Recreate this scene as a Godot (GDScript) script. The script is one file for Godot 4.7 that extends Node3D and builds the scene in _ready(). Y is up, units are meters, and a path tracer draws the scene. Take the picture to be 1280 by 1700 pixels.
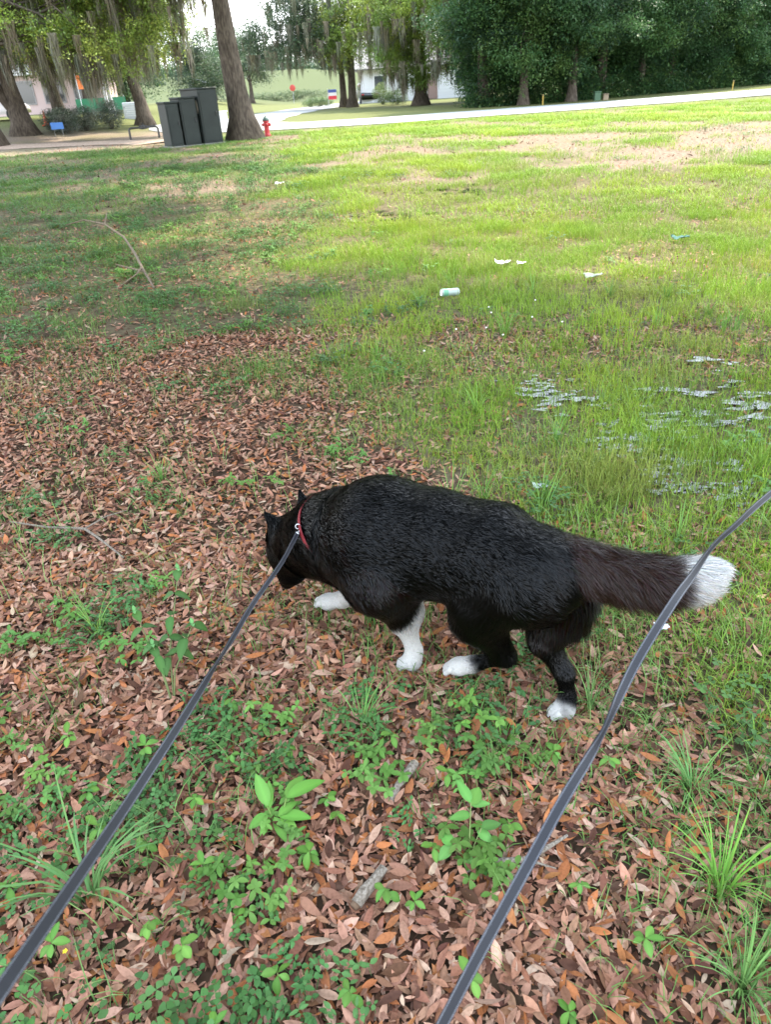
extends Node3D

var rng := RandomNumberGenerator.new()
var noise := FastNoiseLite.new()
var noise2 := FastNoiseLite.new()
var M := {}
var used := {}
const WET := [[1.10, -3.70, 0.26], [1.16, -3.12, 0.22], [1.28, -2.82, 0.24], [1.92, -3.62, 0.38], [1.60, -3.30, 0.26], [0.93, -3.93, 0.14], [1.42, -2.55, 0.16], [2.25, -3.45, 0.30], [0.26, -10.7, 0.5], [1.6, -12.8, 0.6]]


# ---------------------------------------------------------------- mesh collecting
class MB:
	var v := PackedVector3Array()
	var n := PackedVector3Array()
	var c := PackedColorArray()
	var i := PackedInt32Array()

	func add(pts: PackedVector3Array, idx: PackedInt32Array, col: PackedColorArray) -> void:
		var b := v.size()
		v.append_array(pts)
		c.append_array(col)
		for k in idx:
			i.append(b + k)

	func flat(pts: PackedVector3Array, idx: PackedInt32Array, col: Color) -> void:
		var cc := PackedColorArray()
		cc.resize(pts.size())
		cc.fill(col)
		add(pts, idx, cc)

	# a finished piece moved to its place and tinted
	func put(o: MB, x: Transform3D, tint: Color) -> void:
		var b := v.size()
		v.append_array(x * o.v)
		var rot := Transform3D(x.basis.orthonormalized(), Vector3.ZERO)
		n.append_array(rot * o.n)
		for k in o.c:
			c.append(Color(k.r * tint.r, k.g * tint.g, k.b * tint.b))
		for k in o.i:
			i.append(b + k)

	func normals() -> MB:
		n = PackedVector3Array()
		n.resize(v.size())
		for k in range(0, i.size(), 3):
			var a := v[i[k]]
			var w := (v[i[k + 2]] - a).cross(v[i[k + 1]] - a)
			n[i[k]] += w
			n[i[k + 1]] += w
			n[i[k + 2]] += w
		for k in n.size():
			n[k] = n[k].normalized() if n[k].length_squared() > 1e-20 else Vector3.UP
		return self

	func mesh() -> ArrayMesh:
		if n.size() != v.size():
			normals()
		var a := []
		a.resize(Mesh.ARRAY_MAX)
		a[Mesh.ARRAY_VERTEX] = v
		a[Mesh.ARRAY_NORMAL] = n
		a[Mesh.ARRAY_COLOR] = c
		a[Mesh.ARRAY_INDEX] = i
		var m := ArrayMesh.new()
		m.add_surface_from_arrays(Mesh.PRIMITIVE_TRIANGLES, a)
		return m

	# a lance-shaped blade: len along -Z, width along X, folded along the midrib, curled along its length
	func leaf(x: Transform3D, length: float, width: float, fold: float, curl: float, peak: float, col: Color, rows := 4, rib := 1.0) -> void:
		var p := PackedVector3Array()
		var cc := PackedColorArray()
		var idx := PackedInt32Array()
		p.append(x * Vector3.ZERO)
		cc.append(col)
		var ribc := Color(col.r * rib, col.g * rib, col.b * rib)
		for r in range(1, rows):
			var t := float(r) / rows
			var s := pow(t, peak)
			var w := width * 0.5 * pow(sin(PI * s), 0.8) * (1.0 - 0.10 * t)
			var y := curl * length * t * t
			var z := -length * t * (1.0 - 0.25 * absf(curl) * t)
			p.append(x * Vector3(-w, y + fold * w, z))
			p.append(x * Vector3(0, y, z))
			p.append(x * Vector3(w, y + fold * w, z))
			cc.append(col)
			cc.append(ribc)
			cc.append(col)
		p.append(x * Vector3(0, curl * length, -length * (1.0 - 0.25 * absf(curl))))
		cc.append(col)
		idx.append_array([0, 2, 1, 0, 3, 2])
		for r in range(rows - 2):
			var a := 1 + r * 3
			idx.append_array([a, a + 1, a + 3, a + 1, a + 4, a + 3, a + 1, a + 2, a + 4, a + 2, a + 5, a + 4])
		var l := 1 + (rows - 2) * 3
		idx.append_array([l, l + 1, l + 3, l + 1, l + 2, l + 3])
		add(p, idx, cc)

	func tube(path: Array, radii: Array, sides: int, col: Color, wob := 0.0, cap := true) -> void:
		var p := PackedVector3Array()
		var idx := PackedInt32Array()
		var ref := Vector3.RIGHT
		for k in path.size():
			var d: Vector3 = (path[mini(k + 1, path.size() - 1)] - path[maxi(k - 1, 0)]).normalized()
			if absf(d.dot(ref)) > 0.95:
				ref = Vector3.FORWARD if absf(d.z) < 0.9 else Vector3.UP
			var s := d.cross(ref).normalized()
			var u := s.cross(d)
			for q in sides:
				var a := TAU * q / sides
				var rr: float = radii[k] * (1.0 + wob * sin(q * 2.7 + k * 1.3) + wob * 0.6 * sin(q * 5.1 - k * 2.1))
				p.append(path[k] + (s * cos(a) + u * sin(a)) * rr)
		for k in path.size() - 1:
			for q in sides:
				var a := k * sides + q
				var b := k * sides + (q + 1) % sides
				idx.append_array([a, b, a + sides, b, b + sides, a + sides])
		if cap:
			var e := p.size()
			p.append(path[0])
			p.append(path[path.size() - 1])
			var last := (path.size() - 1) * sides
			for q in sides:
				idx.append_array([e, (q + 1) % sides, q, e + 1, last + q, last + (q + 1) % sides])
		flat(p, idx, col)

	# box with chamfered edges
	func box(x: Transform3D, size: Vector3, bev: float, col: Color) -> void:
		var h := size * 0.5
		var m := MB.new()
		for ax in 3:
			for sgn in [-1.0, 1.0]:
				var u := (ax + 1) % 3
				var w := (ax + 2) % 3
				var q := PackedVector3Array()
				for k in [[-1, -1], [1, -1], [1, 1], [-1, 1]]:
					var p := Vector3.ZERO
					p[ax] = h[ax] * sgn
					p[u] = (h[u] - bev) * k[0]
					p[w] = (h[w] - bev) * k[1]
					q.append(x * p)
				flat(q, PackedInt32Array([0, 2, 1, 0, 3, 2] if sgn > 0 else [0, 1, 2, 0, 2, 3]), col)
		if bev <= 0.0:
			return
		for ax in 3:
			var u := (ax + 1) % 3
			var w := (ax + 2) % 3
			for su in [-1.0, 1.0]:
				for sw in [-1.0, 1.0]:
					var q := PackedVector3Array()
					for k in [[-1, 0], [1, 0], [1, 1], [-1, 1]]:
						var p := Vector3.ZERO
						p[ax] = (h[ax] - bev) * k[0]
						p[u] = (h[u] - (0.0 if k[1] == 0 else bev)) * su
						p[w] = (h[w] - (bev if k[1] == 0 else 0.0)) * sw
						q.append(x * p)
					flat(q, PackedInt32Array([0, 2, 1, 0, 3, 2] if su * sw < 0 else [0, 1, 2, 0, 2, 3]), col)
		for sx in [-1.0, 1.0]:
			for sy in [-1.0, 1.0]:
				for sz in [-1.0, 1.0]:
					var q := PackedVector3Array([
						x * Vector3(h.x * sx, (h.y - bev) * sy, (h.z - bev) * sz),
						x * Vector3((h.x - bev) * sx, h.y * sy, (h.z - bev) * sz),
						x * Vector3((h.x - bev) * sx, (h.y - bev) * sy, h.z * sz)])
					flat(q, PackedInt32Array([0, 2, 1] if sx * sy * sz > 0 else [0, 1, 2]), col)

	# profile [radius, height] turned round Y
	func lathe(x: Transform3D, prof: Array, sides: int, col: Color) -> void:
		var p := PackedVector3Array()
		var idx := PackedInt32Array()
		for k in prof.size():
			for q in sides:
				var a := TAU * q / sides
				p.append(x * Vector3(cos(a) * prof[k][0], prof[k][1], sin(a) * prof[k][0]))
		for k in prof.size() - 1:
			for q in sides:
				var a := k * sides + q
				var b := k * sides + (q + 1) % sides
				idx.append_array([a, a + sides, b, b, a + sides, b + sides])
		flat(p, idx, col)


# ---------------------------------------------------------------- small helpers
func numbered(called: String) -> String:
	var k: int = used.get(called, 0)
	used[called] = k + 1
	return called if k == 0 else "%s_%03d" % [called, k]


func thing(called: String, label: String, category: String, at := Vector3.ZERO, group := "") -> Node3D:
	var o := Node3D.new()
	o.name = numbered(called)
	o.position = at
	add_child(o)
	o.set_meta("label", label)
	o.set_meta("category", category)
	if group:
		o.set_meta("group", group)
	return o


func part(called: String, mesh: Mesh, mat: Material, parent: Node3D) -> MeshInstance3D:
	var o := MeshInstance3D.new()
	o.name = called
	o.mesh = mesh
	o.material_override = mat
	parent.add_child(o, true)
	return o


func struct(called: String, mesh: Mesh, mat: Material) -> MeshInstance3D:
	var o := part(called, mesh, mat, self)
	o.set_meta("kind", "structure")
	return o


func scatter(called: String, mesh: Mesh, mat: Material, places: Array, tints: Array, parent: Node3D) -> MultiMeshInstance3D:
	var mm := MultiMesh.new()
	mm.transform_format = MultiMesh.TRANSFORM_3D
	mm.use_colors = true
	mm.mesh = mesh
	mm.instance_count = places.size()
	for k in places.size():
		mm.set_instance_transform(k, places[k])
		mm.set_instance_color(k, tints[k])
	var o := MultiMeshInstance3D.new()
	o.name = called
	o.multimesh = mm
	o.material_override = mat
	o.set_meta("kind", "stuff")
	parent.add_child(o, true)
	return o


func lin(r: float, g: float, b: float) -> Color:
	return Color(r, g, b).linear_to_srgb()


func mat(col: Color, rough := 0.8, spec := 0.5) -> StandardMaterial3D:
	var m := StandardMaterial3D.new()
	m.albedo_color = col.linear_to_srgb()
	m.roughness = rough
	m.metallic_specular = spec
	return m


func vmat(rough := 0.7, spec := 0.5, back := Color(0, 0, 0)) -> StandardMaterial3D:
	var m := StandardMaterial3D.new()
	m.vertex_color_use_as_albedo = true
	m.roughness = rough
	m.metallic_specular = spec
	m.cull_mode = BaseMaterial3D.CULL_DISABLED
	if back != Color(0, 0, 0):
		m.backlight_enabled = true
		m.backlight = back
	return m


func noisetex(freq: float, colors: Array, seed_: int, size := 512, octaves := 5) -> NoiseTexture2D:
	var f := FastNoiseLite.new()
	f.noise_type = FastNoiseLite.TYPE_SIMPLEX_SMOOTH
	f.frequency = freq
	f.fractal_octaves = octaves
	f.seed = seed_
	var t := NoiseTexture2D.new()
	t.width = size
	t.height = size
	t.seamless = true
	t.noise = f
	var g := Gradient.new()
	var offs := PackedFloat32Array()
	var cols := PackedColorArray()
	for k in colors.size():
		offs.append(float(k) / (colors.size() - 1))
		cols.append(colors[k])
	g.offsets = offs
	g.colors = cols
	t.color_ramp = g
	return t


func textured(m: StandardMaterial3D, tex: Texture2D, scale: Vector3, bump: Texture2D = null, bump_cm := 0.0) -> StandardMaterial3D:
	m.albedo_texture = tex
	m.uv1_triplanar = true
	m.uv1_world_triplanar = true
	m.uv1_scale = scale
	if bump:
		m.heightmap_enabled = true
		m.heightmap_texture = bump
		m.heightmap_scale = bump_cm
	return m


func ss(a: float, b: float, x: float) -> float:
	var t := clampf((x - a) / (b - a), 0.0, 1.0)
	return t * t * (3.0 - 2.0 * t)


func hgt(x: float, z: float) -> float:
	return -0.16 * exp(-pow((x - 3.5) / 4.5, 2) - pow((z + 9.5) / 4.5, 2)) - 0.05 * exp(-pow((x - 1.5) / 0.7, 2) - pow((z + 3.3) / 0.7, 2)) \
		+ 1.0 * ss(-9, -20, x) * ss(-33, -55, z) + 7.0 * ss(-120, -320, z) + 0.008 * sin(x * 3.1 + 1.0) * sin(z * 2.7)


func on(x: float, z: float, up := 0.0) -> Vector3:
	return Vector3(x, hgt(x, z) + up, z)


func rnd(a: float, b: float) -> float:
	return rng.randf_range(a, b)


func turn(yaw: float, pitch := 0.0, roll := 0.0) -> Basis:
	return Basis.from_euler(Vector3(pitch, yaw, roll))


func pick(a: Array) -> Variant:
	return a[rng.randi() % a.size()]


func vary(col: Color, amount: float) -> Color:
	var k := 1.0 + rnd(-amount, amount)
	return Color(col.r * k * (1.0 + rnd(-amount, amount) * 0.4), col.g * k, col.b * k * (1.0 + rnd(-amount, amount) * 0.4))


# how far a spot lies inside the open grass (0 under the oaks, 1 in the field)
func field(x: float, z: float) -> float:
	var zf: float
	if x < 0.2:
		zf = lerpf(-5.2, -2.9, clampf((x + 0.7) / 0.9, 0, 1))
	else:
		zf = lerpf(-2.9, -1.45, clampf((x - 0.2) / 0.9, 0, 1))
	return ss(0.7 + 0.9 * ss(0.2, -0.8, x), -0.7 - 1.3 * ss(0.2, -0.8, x), z - zf + noise.get_noise_2d(x * 60.0, z * 60.0) * 1.3)


func wet(x: float, z: float) -> float:
	var w := 0.0
	for s in WET:
		w = maxf(w, 1.0 - Vector2((x - s[0]) / 1.3, z - s[1]).length() / s[2])
	return w


# the shady side of the field, where leaves and low weeds outdo the grass
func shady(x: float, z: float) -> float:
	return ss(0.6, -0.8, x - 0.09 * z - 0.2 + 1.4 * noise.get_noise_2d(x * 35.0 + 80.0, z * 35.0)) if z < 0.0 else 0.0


# where the turf is thin: the leafy bank beside the road and a few bald patches
func worn(x: float, z: float) -> float:
	var q := noise2.get_noise_2d(x * 22.0, z * 22.0) + 0.6 * noise.get_noise_2d(x * 90.0, z * 90.0)
	q += 0.06 + 0.62 * ss(2.5, 6.5, x) * ss(-13.5, -16.0, z) * ss(-26.0, -21.0, z)
	q += 0.45 * exp(-pow((x + 3.2) / 1.6, 2) - pow((z + 15.0) / 1.5, 2)) + 0.4 * exp(-pow((x + 8.0) / 2.0, 2) - pow((z + 19.0) / 2.0, 2))
	return q + 0.3 * exp(-pow((x - 1.0) / 1.5, 2) - pow((z + 19.0) / 2.5, 2))


func leafy(x: float, z: float) -> float:
	var f := field(x, z)
	var q := noise2.get_noise_2d(x * 40.0, z * 40.0)
	var inside := 0.20 + 0.42 * ss(0.0, 0.45, q) + 0.52 * shady(x, z)
	var edge := 1.0 - 0.45 * ss(0.4, 0.9, x) * ss(-2.2, -1.4, z)
	return lerpf(edge, inside, f)


func spots(count: int, z0: float, z1: float, margin := 0.45) -> Array:
	var out := []
	var amax := 0.66 * absf(z1) + margin
	while out.size() < count:
		var z := rnd(z0, z1)
		var w := 0.66 * absf(z) + margin
		var x := rnd(-amax, amax)
		if absf(x) < w:
			out.append(Vector2(x, z))
	return out


func _ready() -> void:
	rng.seed = 20240611
	noise.seed = 5
	noise.frequency = 0.012
	noise.fractal_octaves = 3
	noise2.seed = 17
	noise2.frequency = 0.011
	noise2.fractal_octaves = 3
	view()
	materials()
	setting()
	trees()
	roadside()
	litter_and_grass()
	small_plants()
	rubbish()
	dog()
	leashes()


# ---------------------------------------------------------------- camera, sky, sun
func view() -> void:
	var cam := Camera3D.new()
	cam.name = "camera"
	cam.position = Vector3(0, 1.52, 0)
	cam.rotation_degrees = Vector3(-30.9, 0, -3.6)
	cam.near = 0.05
	cam.far = 1200.0
	var lens := CameraAttributesPhysical.new()
	lens.frustum_focal_length = 16.72
	lens.frustum_focus_distance = 2.1
	lens.frustum_near = 0.05
	lens.frustum_far = 1200.0
	lens.exposure_aperture = 5.6
	cam.attributes = lens
	cam.fov = 71.32
	add_child(cam)
	cam.make_current()

	var sky := ProceduralSkyMaterial.new()
	sky.sky_top_color = Color(0.76, 0.82, 0.90)
	sky.sky_horizon_color = Color(0.97, 0.97, 0.96)
	sky.sky_curve = 0.18
	sky.ground_bottom_color = Color(0.30, 0.30, 0.24)
	sky.ground_horizon_color = Color(0.55, 0.58, 0.52)
	sky.sun_angle_max = 1.0
	sky.energy_multiplier = 1.0
	var e := Environment.new()
	e.background_mode = Environment.BG_SKY
	e.sky = Sky.new()
	e.sky.sky_material = sky
	e.background_energy_multiplier = 1.4
	e.tonemap_mode = Environment.TONE_MAPPER_LINEAR
	e.tonemap_exposure = 4.7
	e.sdfgi_enabled = true
	e.ssao_enabled = true
	e.ssil_enabled = true
	var w := WorldEnvironment.new()
	w.name = "surroundings"
	w.environment = e
	add_child(w)

	var sun := DirectionalLight3D.new()
	sun.name = "sun"
	sun.light_energy = 0.95
	sun.light_color = Color(1.0, 0.96, 0.88)
	sun.light_angular_distance = 0.6
	sun.shadow_enabled = true
	sun.basis = Basis.looking_at(-Vector3(0.36, 0.86, -0.42).normalized(), Vector3.UP)
	add_child(sun)


func materials() -> void:
	M.leaf = textured(vmat(0.6, 0.22, Color(0.12, 0.12, 0.12)), noisetex(0.03, [lin(0.55, 0.52, 0.5), lin(0.85, 0.84, 0.83), lin(1, 1, 1), lin(1, 1, 1)], 61, 512, 4), Vector3(7, 7, 7))
	M.grass = vmat(0.55, 0.25, Color(0.7, 0.7, 0.7))
	M.green = vmat(0.5, 0.24, Color(0.4, 0.4, 0.4))
	M.foliage = vmat(0.5, 0.45, Color(0.85, 0.85, 0.85))
	M.moss = vmat(0.95, 0.2, Color(0.35, 0.35, 0.35))
	M.wood = vmat(0.9, 0.3)
	M.paint = vmat(0.5, 0.5)
	var soil := noisetex(0.02, [lin(0.03, 0.018, 0.011), lin(0.09, 0.055, 0.035), lin(0.16, 0.10, 0.066), lin(0.10, 0.075, 0.045)], 3)
	M.ground = textured(vmat(0.95, 0.2), noisetex(0.03, [Color(0.55, 0.55, 0.55), Color(0.85, 0.85, 0.85), Color(1, 1, 1)], 8), Vector3(0.7, 0.7, 0.7), soil, 1.5)
	var bark := noisetex(0.012, [lin(0.035, 0.03, 0.026), lin(0.10, 0.085, 0.07), lin(0.19, 0.17, 0.145)], 11)
	M.bark = textured(mat(Color(0.82, 0.78, 0.74), 0.95, 0.2), bark, Vector3(1.6, 0.42, 1.6), bark, 3.0)
	var roadtex := noisetex(0.05, [lin(0.24, 0.24, 0.235), lin(0.31, 0.31, 0.30), lin(0.36, 0.355, 0.345)], 21)
	M.road = textured(mat(Color(1, 1, 1), 0.9, 0.3), roadtex, Vector3(0.3, 0.3, 0.3))
	var dirt := noisetex(0.04, [lin(0.20, 0.14, 0.10), lin(0.34, 0.25, 0.19), lin(0.45, 0.36, 0.29)], 22)
	M.dirt = textured(mat(Color(1, 1, 1), 0.95, 0.2), dirt, Vector3(0.35, 0.35, 0.35))
	var stick := noisetex(0.03, [lin(0.07, 0.055, 0.04), lin(0.28, 0.25, 0.21), lin(0.50, 0.47, 0.42)], 31, 256)
	M.branch = textured(mat(Color(0.58, 0.50, 0.42), 0.9, 0.2), stick, Vector3(9, 9, 9))
	M.stick = textured(mat(Color(0.62, 0.58, 0.54), 0.9, 0.3), stick, Vector3(14, 14, 14), stick, 0.3)
	M.water = mat(Color(0.035, 0.035, 0.028), 0.04, 0.6)


# ---------------------------------------------------------------- ground, road
func setting() -> void:
	var xs := []
	var zs := []
	var a := 0.0
	while a < 420.0:
		xs.append(a)
		a += clampf(a * 0.09, 0.09, 18.0)
	var xl := []
	for k in range(xs.size() - 1, 0, -1):
		xl.append(-xs[k])
	xl.append_array(xs)
	var b := -6.0
	while b < 520.0:
		zs.append(-b)
		b += clampf(absf(b) * 0.05, 0.09, 12.0)
	var p := PackedVector3Array()
	var c := PackedColorArray()
	var idx := PackedInt32Array()
	var nx := xl.size()
	for z in zs:
		for x in xl:
			p.append(Vector3(x, hgt(x, z), z))
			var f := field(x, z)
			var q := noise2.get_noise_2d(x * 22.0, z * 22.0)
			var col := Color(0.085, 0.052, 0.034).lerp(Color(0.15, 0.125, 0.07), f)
			if z < -14.0:
				col = col.lerp(Color(0.16, 0.17, 0.065), ss(-14, -24, z))
			if z < -14.0 and z > -36.0:
				# worn earth and dropped leaves on the bank beside the road
				var bare := ss(0.02, 0.35, worn(x, z))
				col = col.lerp(Color(0.26, 0.19, 0.14), bare * 0.8)
			if x < -6.0 and z < -26.0 and z > -46.0:
				col = col.lerp(Color(0.30, 0.23, 0.18), ss(-6, -9, x) * ss(-26, -31, z) * ss(-46, -41, z) * (0.55 + 0.45 * ss(-0.2, 0.2, q)))
			if z < -100.0:
				col = col.lerp(Color(0.095, 0.115, 0.05), ss(-90, -130, z))
			c.append(col)
	for r in zs.size() - 1:
		for k in nx - 1:
			var o := r * nx + k
			idx.append_array([o, o + nx, o + 1, o + 1, o + nx, o + nx + 1])
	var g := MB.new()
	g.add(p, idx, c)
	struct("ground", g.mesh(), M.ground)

	# the road that crosses behind the field, and the one that turns off beside the big oak
	struct("road", ribbon_road([Vector2(-8.4, -56), Vector2(-8.6, -50), Vector2(-7.9, -44.5), Vector2(-4.6, -40.4), Vector2(0.5, -39.6), Vector2(6, -40.5), Vector2(14, -42.4), Vector2(23, -45.0), Vector2(34, -49.0), Vector2(60, -60), Vector2(110, -86)], 7.0, 0.03), M.road)
	struct("side_road", ribbon_road([Vector2(-6.5, -40), Vector2(-7.2, -48), Vector2(-6.8, -58), Vector2(-5.0, -70), Vector2(-1.0, -84), Vector2(6, -100), Vector2(16, -118)], 5.0, 0.026), M.road)
	struct("path", ribbon_road([Vector2(-30, -38.5), Vector2(-20, -36.8), Vector2(-13, -35.2), Vector2(-9, -33.6), Vector2(-7.6, -32.2)], 2.6, 0.02), M.dirt)
	# standing water in the low wet spots of the grass
	var w := MB.new()
	for s in WET:
		for n in 26:
			var ox: float = s[0] + rng.randfn() * s[2] * 0.62
			var oz: float = s[1] + rng.randfn() * s[2] * 0.5
			var q := PackedVector3Array([Vector3(ox, hgt(ox, oz) + 0.008 + 0.0007 * n, oz)])
			var ii := PackedInt32Array()
			var rr: float = s[2] * rnd(0.05, 0.19)
			for k in 14:
				var an := TAU * k / 14.0
				var r: float = rr * (1.0 + 0.4 * sin(an * 3.0 + ox * 19.0) + 0.3 * sin(an * 5.0 + oz * 17.0))
				q.append(Vector3(ox + cos(an) * r * 1.3, q[0].y, oz + sin(an) * r * 0.7))
				ii.append_array([0, 1 + k, 1 + (k + 1) % 14])
			w.flat(q, ii, Color(1, 1, 1))
	struct("water", w.mesh(), M.water)


func ribbon_road(pts: Array, width: float, up: float) -> ArrayMesh:
	var curve := Curve3D.new()
	for k in pts.size():
		var t: Vector2 = (pts[mini(k + 1, pts.size() - 1)] - pts[maxi(k - 1, 0)]) / 6.0
		curve.add_point(Vector3(pts[k].x, 0, pts[k].y), -Vector3(t.x, 0, t.y), Vector3(t.x, 0, t.y))
	var p := PackedVector3Array()
	var idx := PackedInt32Array()
	var steps := 90
	var across := 6
	for k in steps + 1:
		var d := curve.get_baked_length() * k / steps
		var c := curve.sample_baked(d)
		var t := (curve.sample_baked(minf(d + 0.3, curve.get_baked_length())) - curve.sample_baked(maxf(d - 0.3, 0))).normalized()
		var s := Vector3(-t.z, 0, t.x)
		for q in across + 1:
			var e := width * (float(q) / across - 0.5)
			e += 0.12 * sin(d * 0.9 + q * 2.0) * (1.0 if q == 0 or q == across else 0.0)
			var o := c + s * e
			p.append(Vector3(o.x, hgt(o.x, o.z) + up + 0.02 * (1.0 - pow(2.0 * q / across - 1.0, 2)), o.z))
	for k in steps:
		for q in across:
			var o := k * (across + 1) + q
			idx.append_array([o, o + across + 1, o + 1, o + 1, o + across + 1, o + across + 2])
	var m := MB.new()
	m.flat(p, idx, Color(1, 1, 1))
	return m.mesh()


# ---------------------------------------------------------------- trees
var sprays := []
var moss_tuft: ArrayMesh


func make_sprays() -> void:
	for kind in 3:
		var m := MB.new()
		for k in 30:
			var d := Vector3(rng.randfn(), rng.randfn() * 0.7, rng.randfn()).normalized() * pow(rng.randf(), 0.5) * 0.42
			var x := Transform3D(turn(rnd(0, TAU), rnd(-0.9, 0.5), rnd(-0.7, 0.7)), d)
			m.leaf(x, rnd(0.09, 0.16), rnd(0.045, 0.075), 0.2, rnd(-0.25, 0.15), 0.9, vary(Color(1, 1, 1), 0.28), 3)
		m.normals()
		sprays.append(m.mesh())
	var t := MB.new()
	for k in 26:
		var o := Vector3(rng.randfn() * 0.10, 0, rng.randfn() * 0.10)
		var l := rnd(0.35, 1.15)
		var wdt := rnd(0.012, 0.03)
		var an := rnd(0, TAU)
		var s := Vector3(cos(an), 0, sin(an)) * wdt
		var p := PackedVector3Array()
		var idx := PackedInt32Array()
		for q in 5:
			var f := q / 4.0
			var w := 1.0 - 0.85 * f
			var c := o * (1.0 - 0.35 * f) + Vector3(sin(f * 5.0 + k) * 0.04, -l * f, cos(f * 4.0 + k * 2.0) * 0.04)
			p.append(c - s * w)
			p.append(c + s * w)
			if q < 4:
				idx.append_array([q * 2, q * 2 + 1, q * 2 + 2, q * 2 + 1, q * 2 + 3, q * 2 + 2])
		t.flat(p, idx, vary(Color(1, 1, 1), 0.25))
	moss_tuft = t.mesh()


func tree(called: String, label: String, group: String, base: Vector3, ht: float, r: float, lean: Vector3, cc: Vector3, cr: Vector3, clumps: int, per: int, size: float, cols: Array, moss: int, forks := 0) -> Node3D:
	var t := thing(called, label, "tree", base, group)
	var wood := MB.new()
	var path := []
	var rad := []
	for k in 9:
		var f := k / 8.0
		path.append(Vector3(0, -0.25, 0) + Vector3(lean.x * f * f + 0.12 * r * sin(f * 7.0 + base.x), ht * f, lean.z * f * f + 0.1 * sin(f * 5.0 + base.z) * r))
		rad.append(r * (1.0 - 0.72 * f) * (1.0 + 0.75 * exp(-f * ht / 0.55)))
	wood.tube(path, rad, 14, Color(1, 1, 1), 0.06)
	for k in forks:
		var s := path[2] as Vector3
		var d := Vector3(lean.x * 1.6 - 1.5 * (k + 1), ht * 0.62, rnd(-1, 1))
		wood.tube([s - Vector3(0, 0.5, 0), s + d * 0.3 + Vector3(-0.25, 0, 0), s + d * 0.65, s + d], [r * 0.62, r * 0.55, r * 0.4, r * 0.15], 10, Color(1, 1, 1), 0.06)
	var places := []
	var tints := []
	var mplaces := []
	var mtints := []
	for k in clumps:
		var d := Vector3(rng.randfn(), rng.randfn(), rng.randfn()).normalized()
		var c := cc + Vector3(d.x * cr.x, d.y * cr.y, d.z * cr.z) * pow(rng.randf(), 0.38)
		if k % 2 == 0:
			var s: Vector3 = path[rng.randi_range(4, 8)]
			var mid := s.lerp(c, 0.5) + Vector3(rnd(-0.3, 0.3), rnd(0.2, 1.0), rnd(-0.3, 0.3))
			var r0 := r * rnd(0.12, 0.26)
			wood.tube([s, s.lerp(mid, 0.5) + Vector3(0, 0.15, 0), mid, mid.lerp(c, 0.5) + Vector3(rnd(-0.2, 0.2), 0.1, rnd(-0.2, 0.2)), c], [r0, r0 * 0.8, r0 * 0.6, r0 * 0.35, 0.015], 6, Color(1, 1, 1), 0.0, false)
		var cs := Vector3(rnd(0.7, 1.3), rnd(0.45, 0.9), rnd(0.7, 1.3)) * size
		var tone: Color = pick(cols)
		for q in per:
			var o := Vector3(rng.randfn(), rng.randfn(), rng.randfn()) * 0.55
			var p := c + Vector3(o.x * cs.x, o.y * cs.y, o.z * cs.z)
			var b := turn(rnd(0, TAU), rnd(-0.5, 0.5), rnd(-0.5, 0.5)).scaled(Vector3.ONE * size * rnd(0.65, 1.25))
			places.append(Transform3D(b, p))
			tints.append(vary(tone, 0.22))
		if moss > 0:
			for q in moss if k % 2 == 0 else 1:
				var o := Vector3(rng.randfn() * 0.7 * cs.x, -0.1 - rng.randf() * 0.4 * cs.y, rng.randfn() * 0.7 * cs.z)
				var ms := rnd(0.7, 1.7)
				mplaces.append(Transform3D(turn(rnd(0, TAU)).scaled(Vector3(ms * 0.9, ms, ms * 0.9)), c + o))
				mtints.append(vary(Color(0.20, 0.185, 0.13), 0.3))
	part("trunk", wood.mesh(), M.bark, t)
	scatter("crown", sprays[rng.randi() % 3], M.foliage, places, tints, t)
	if moss > 0:
		scatter("hanging_moss", moss_tuft, M.moss, mplaces, mtints, t)
	return t


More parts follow.
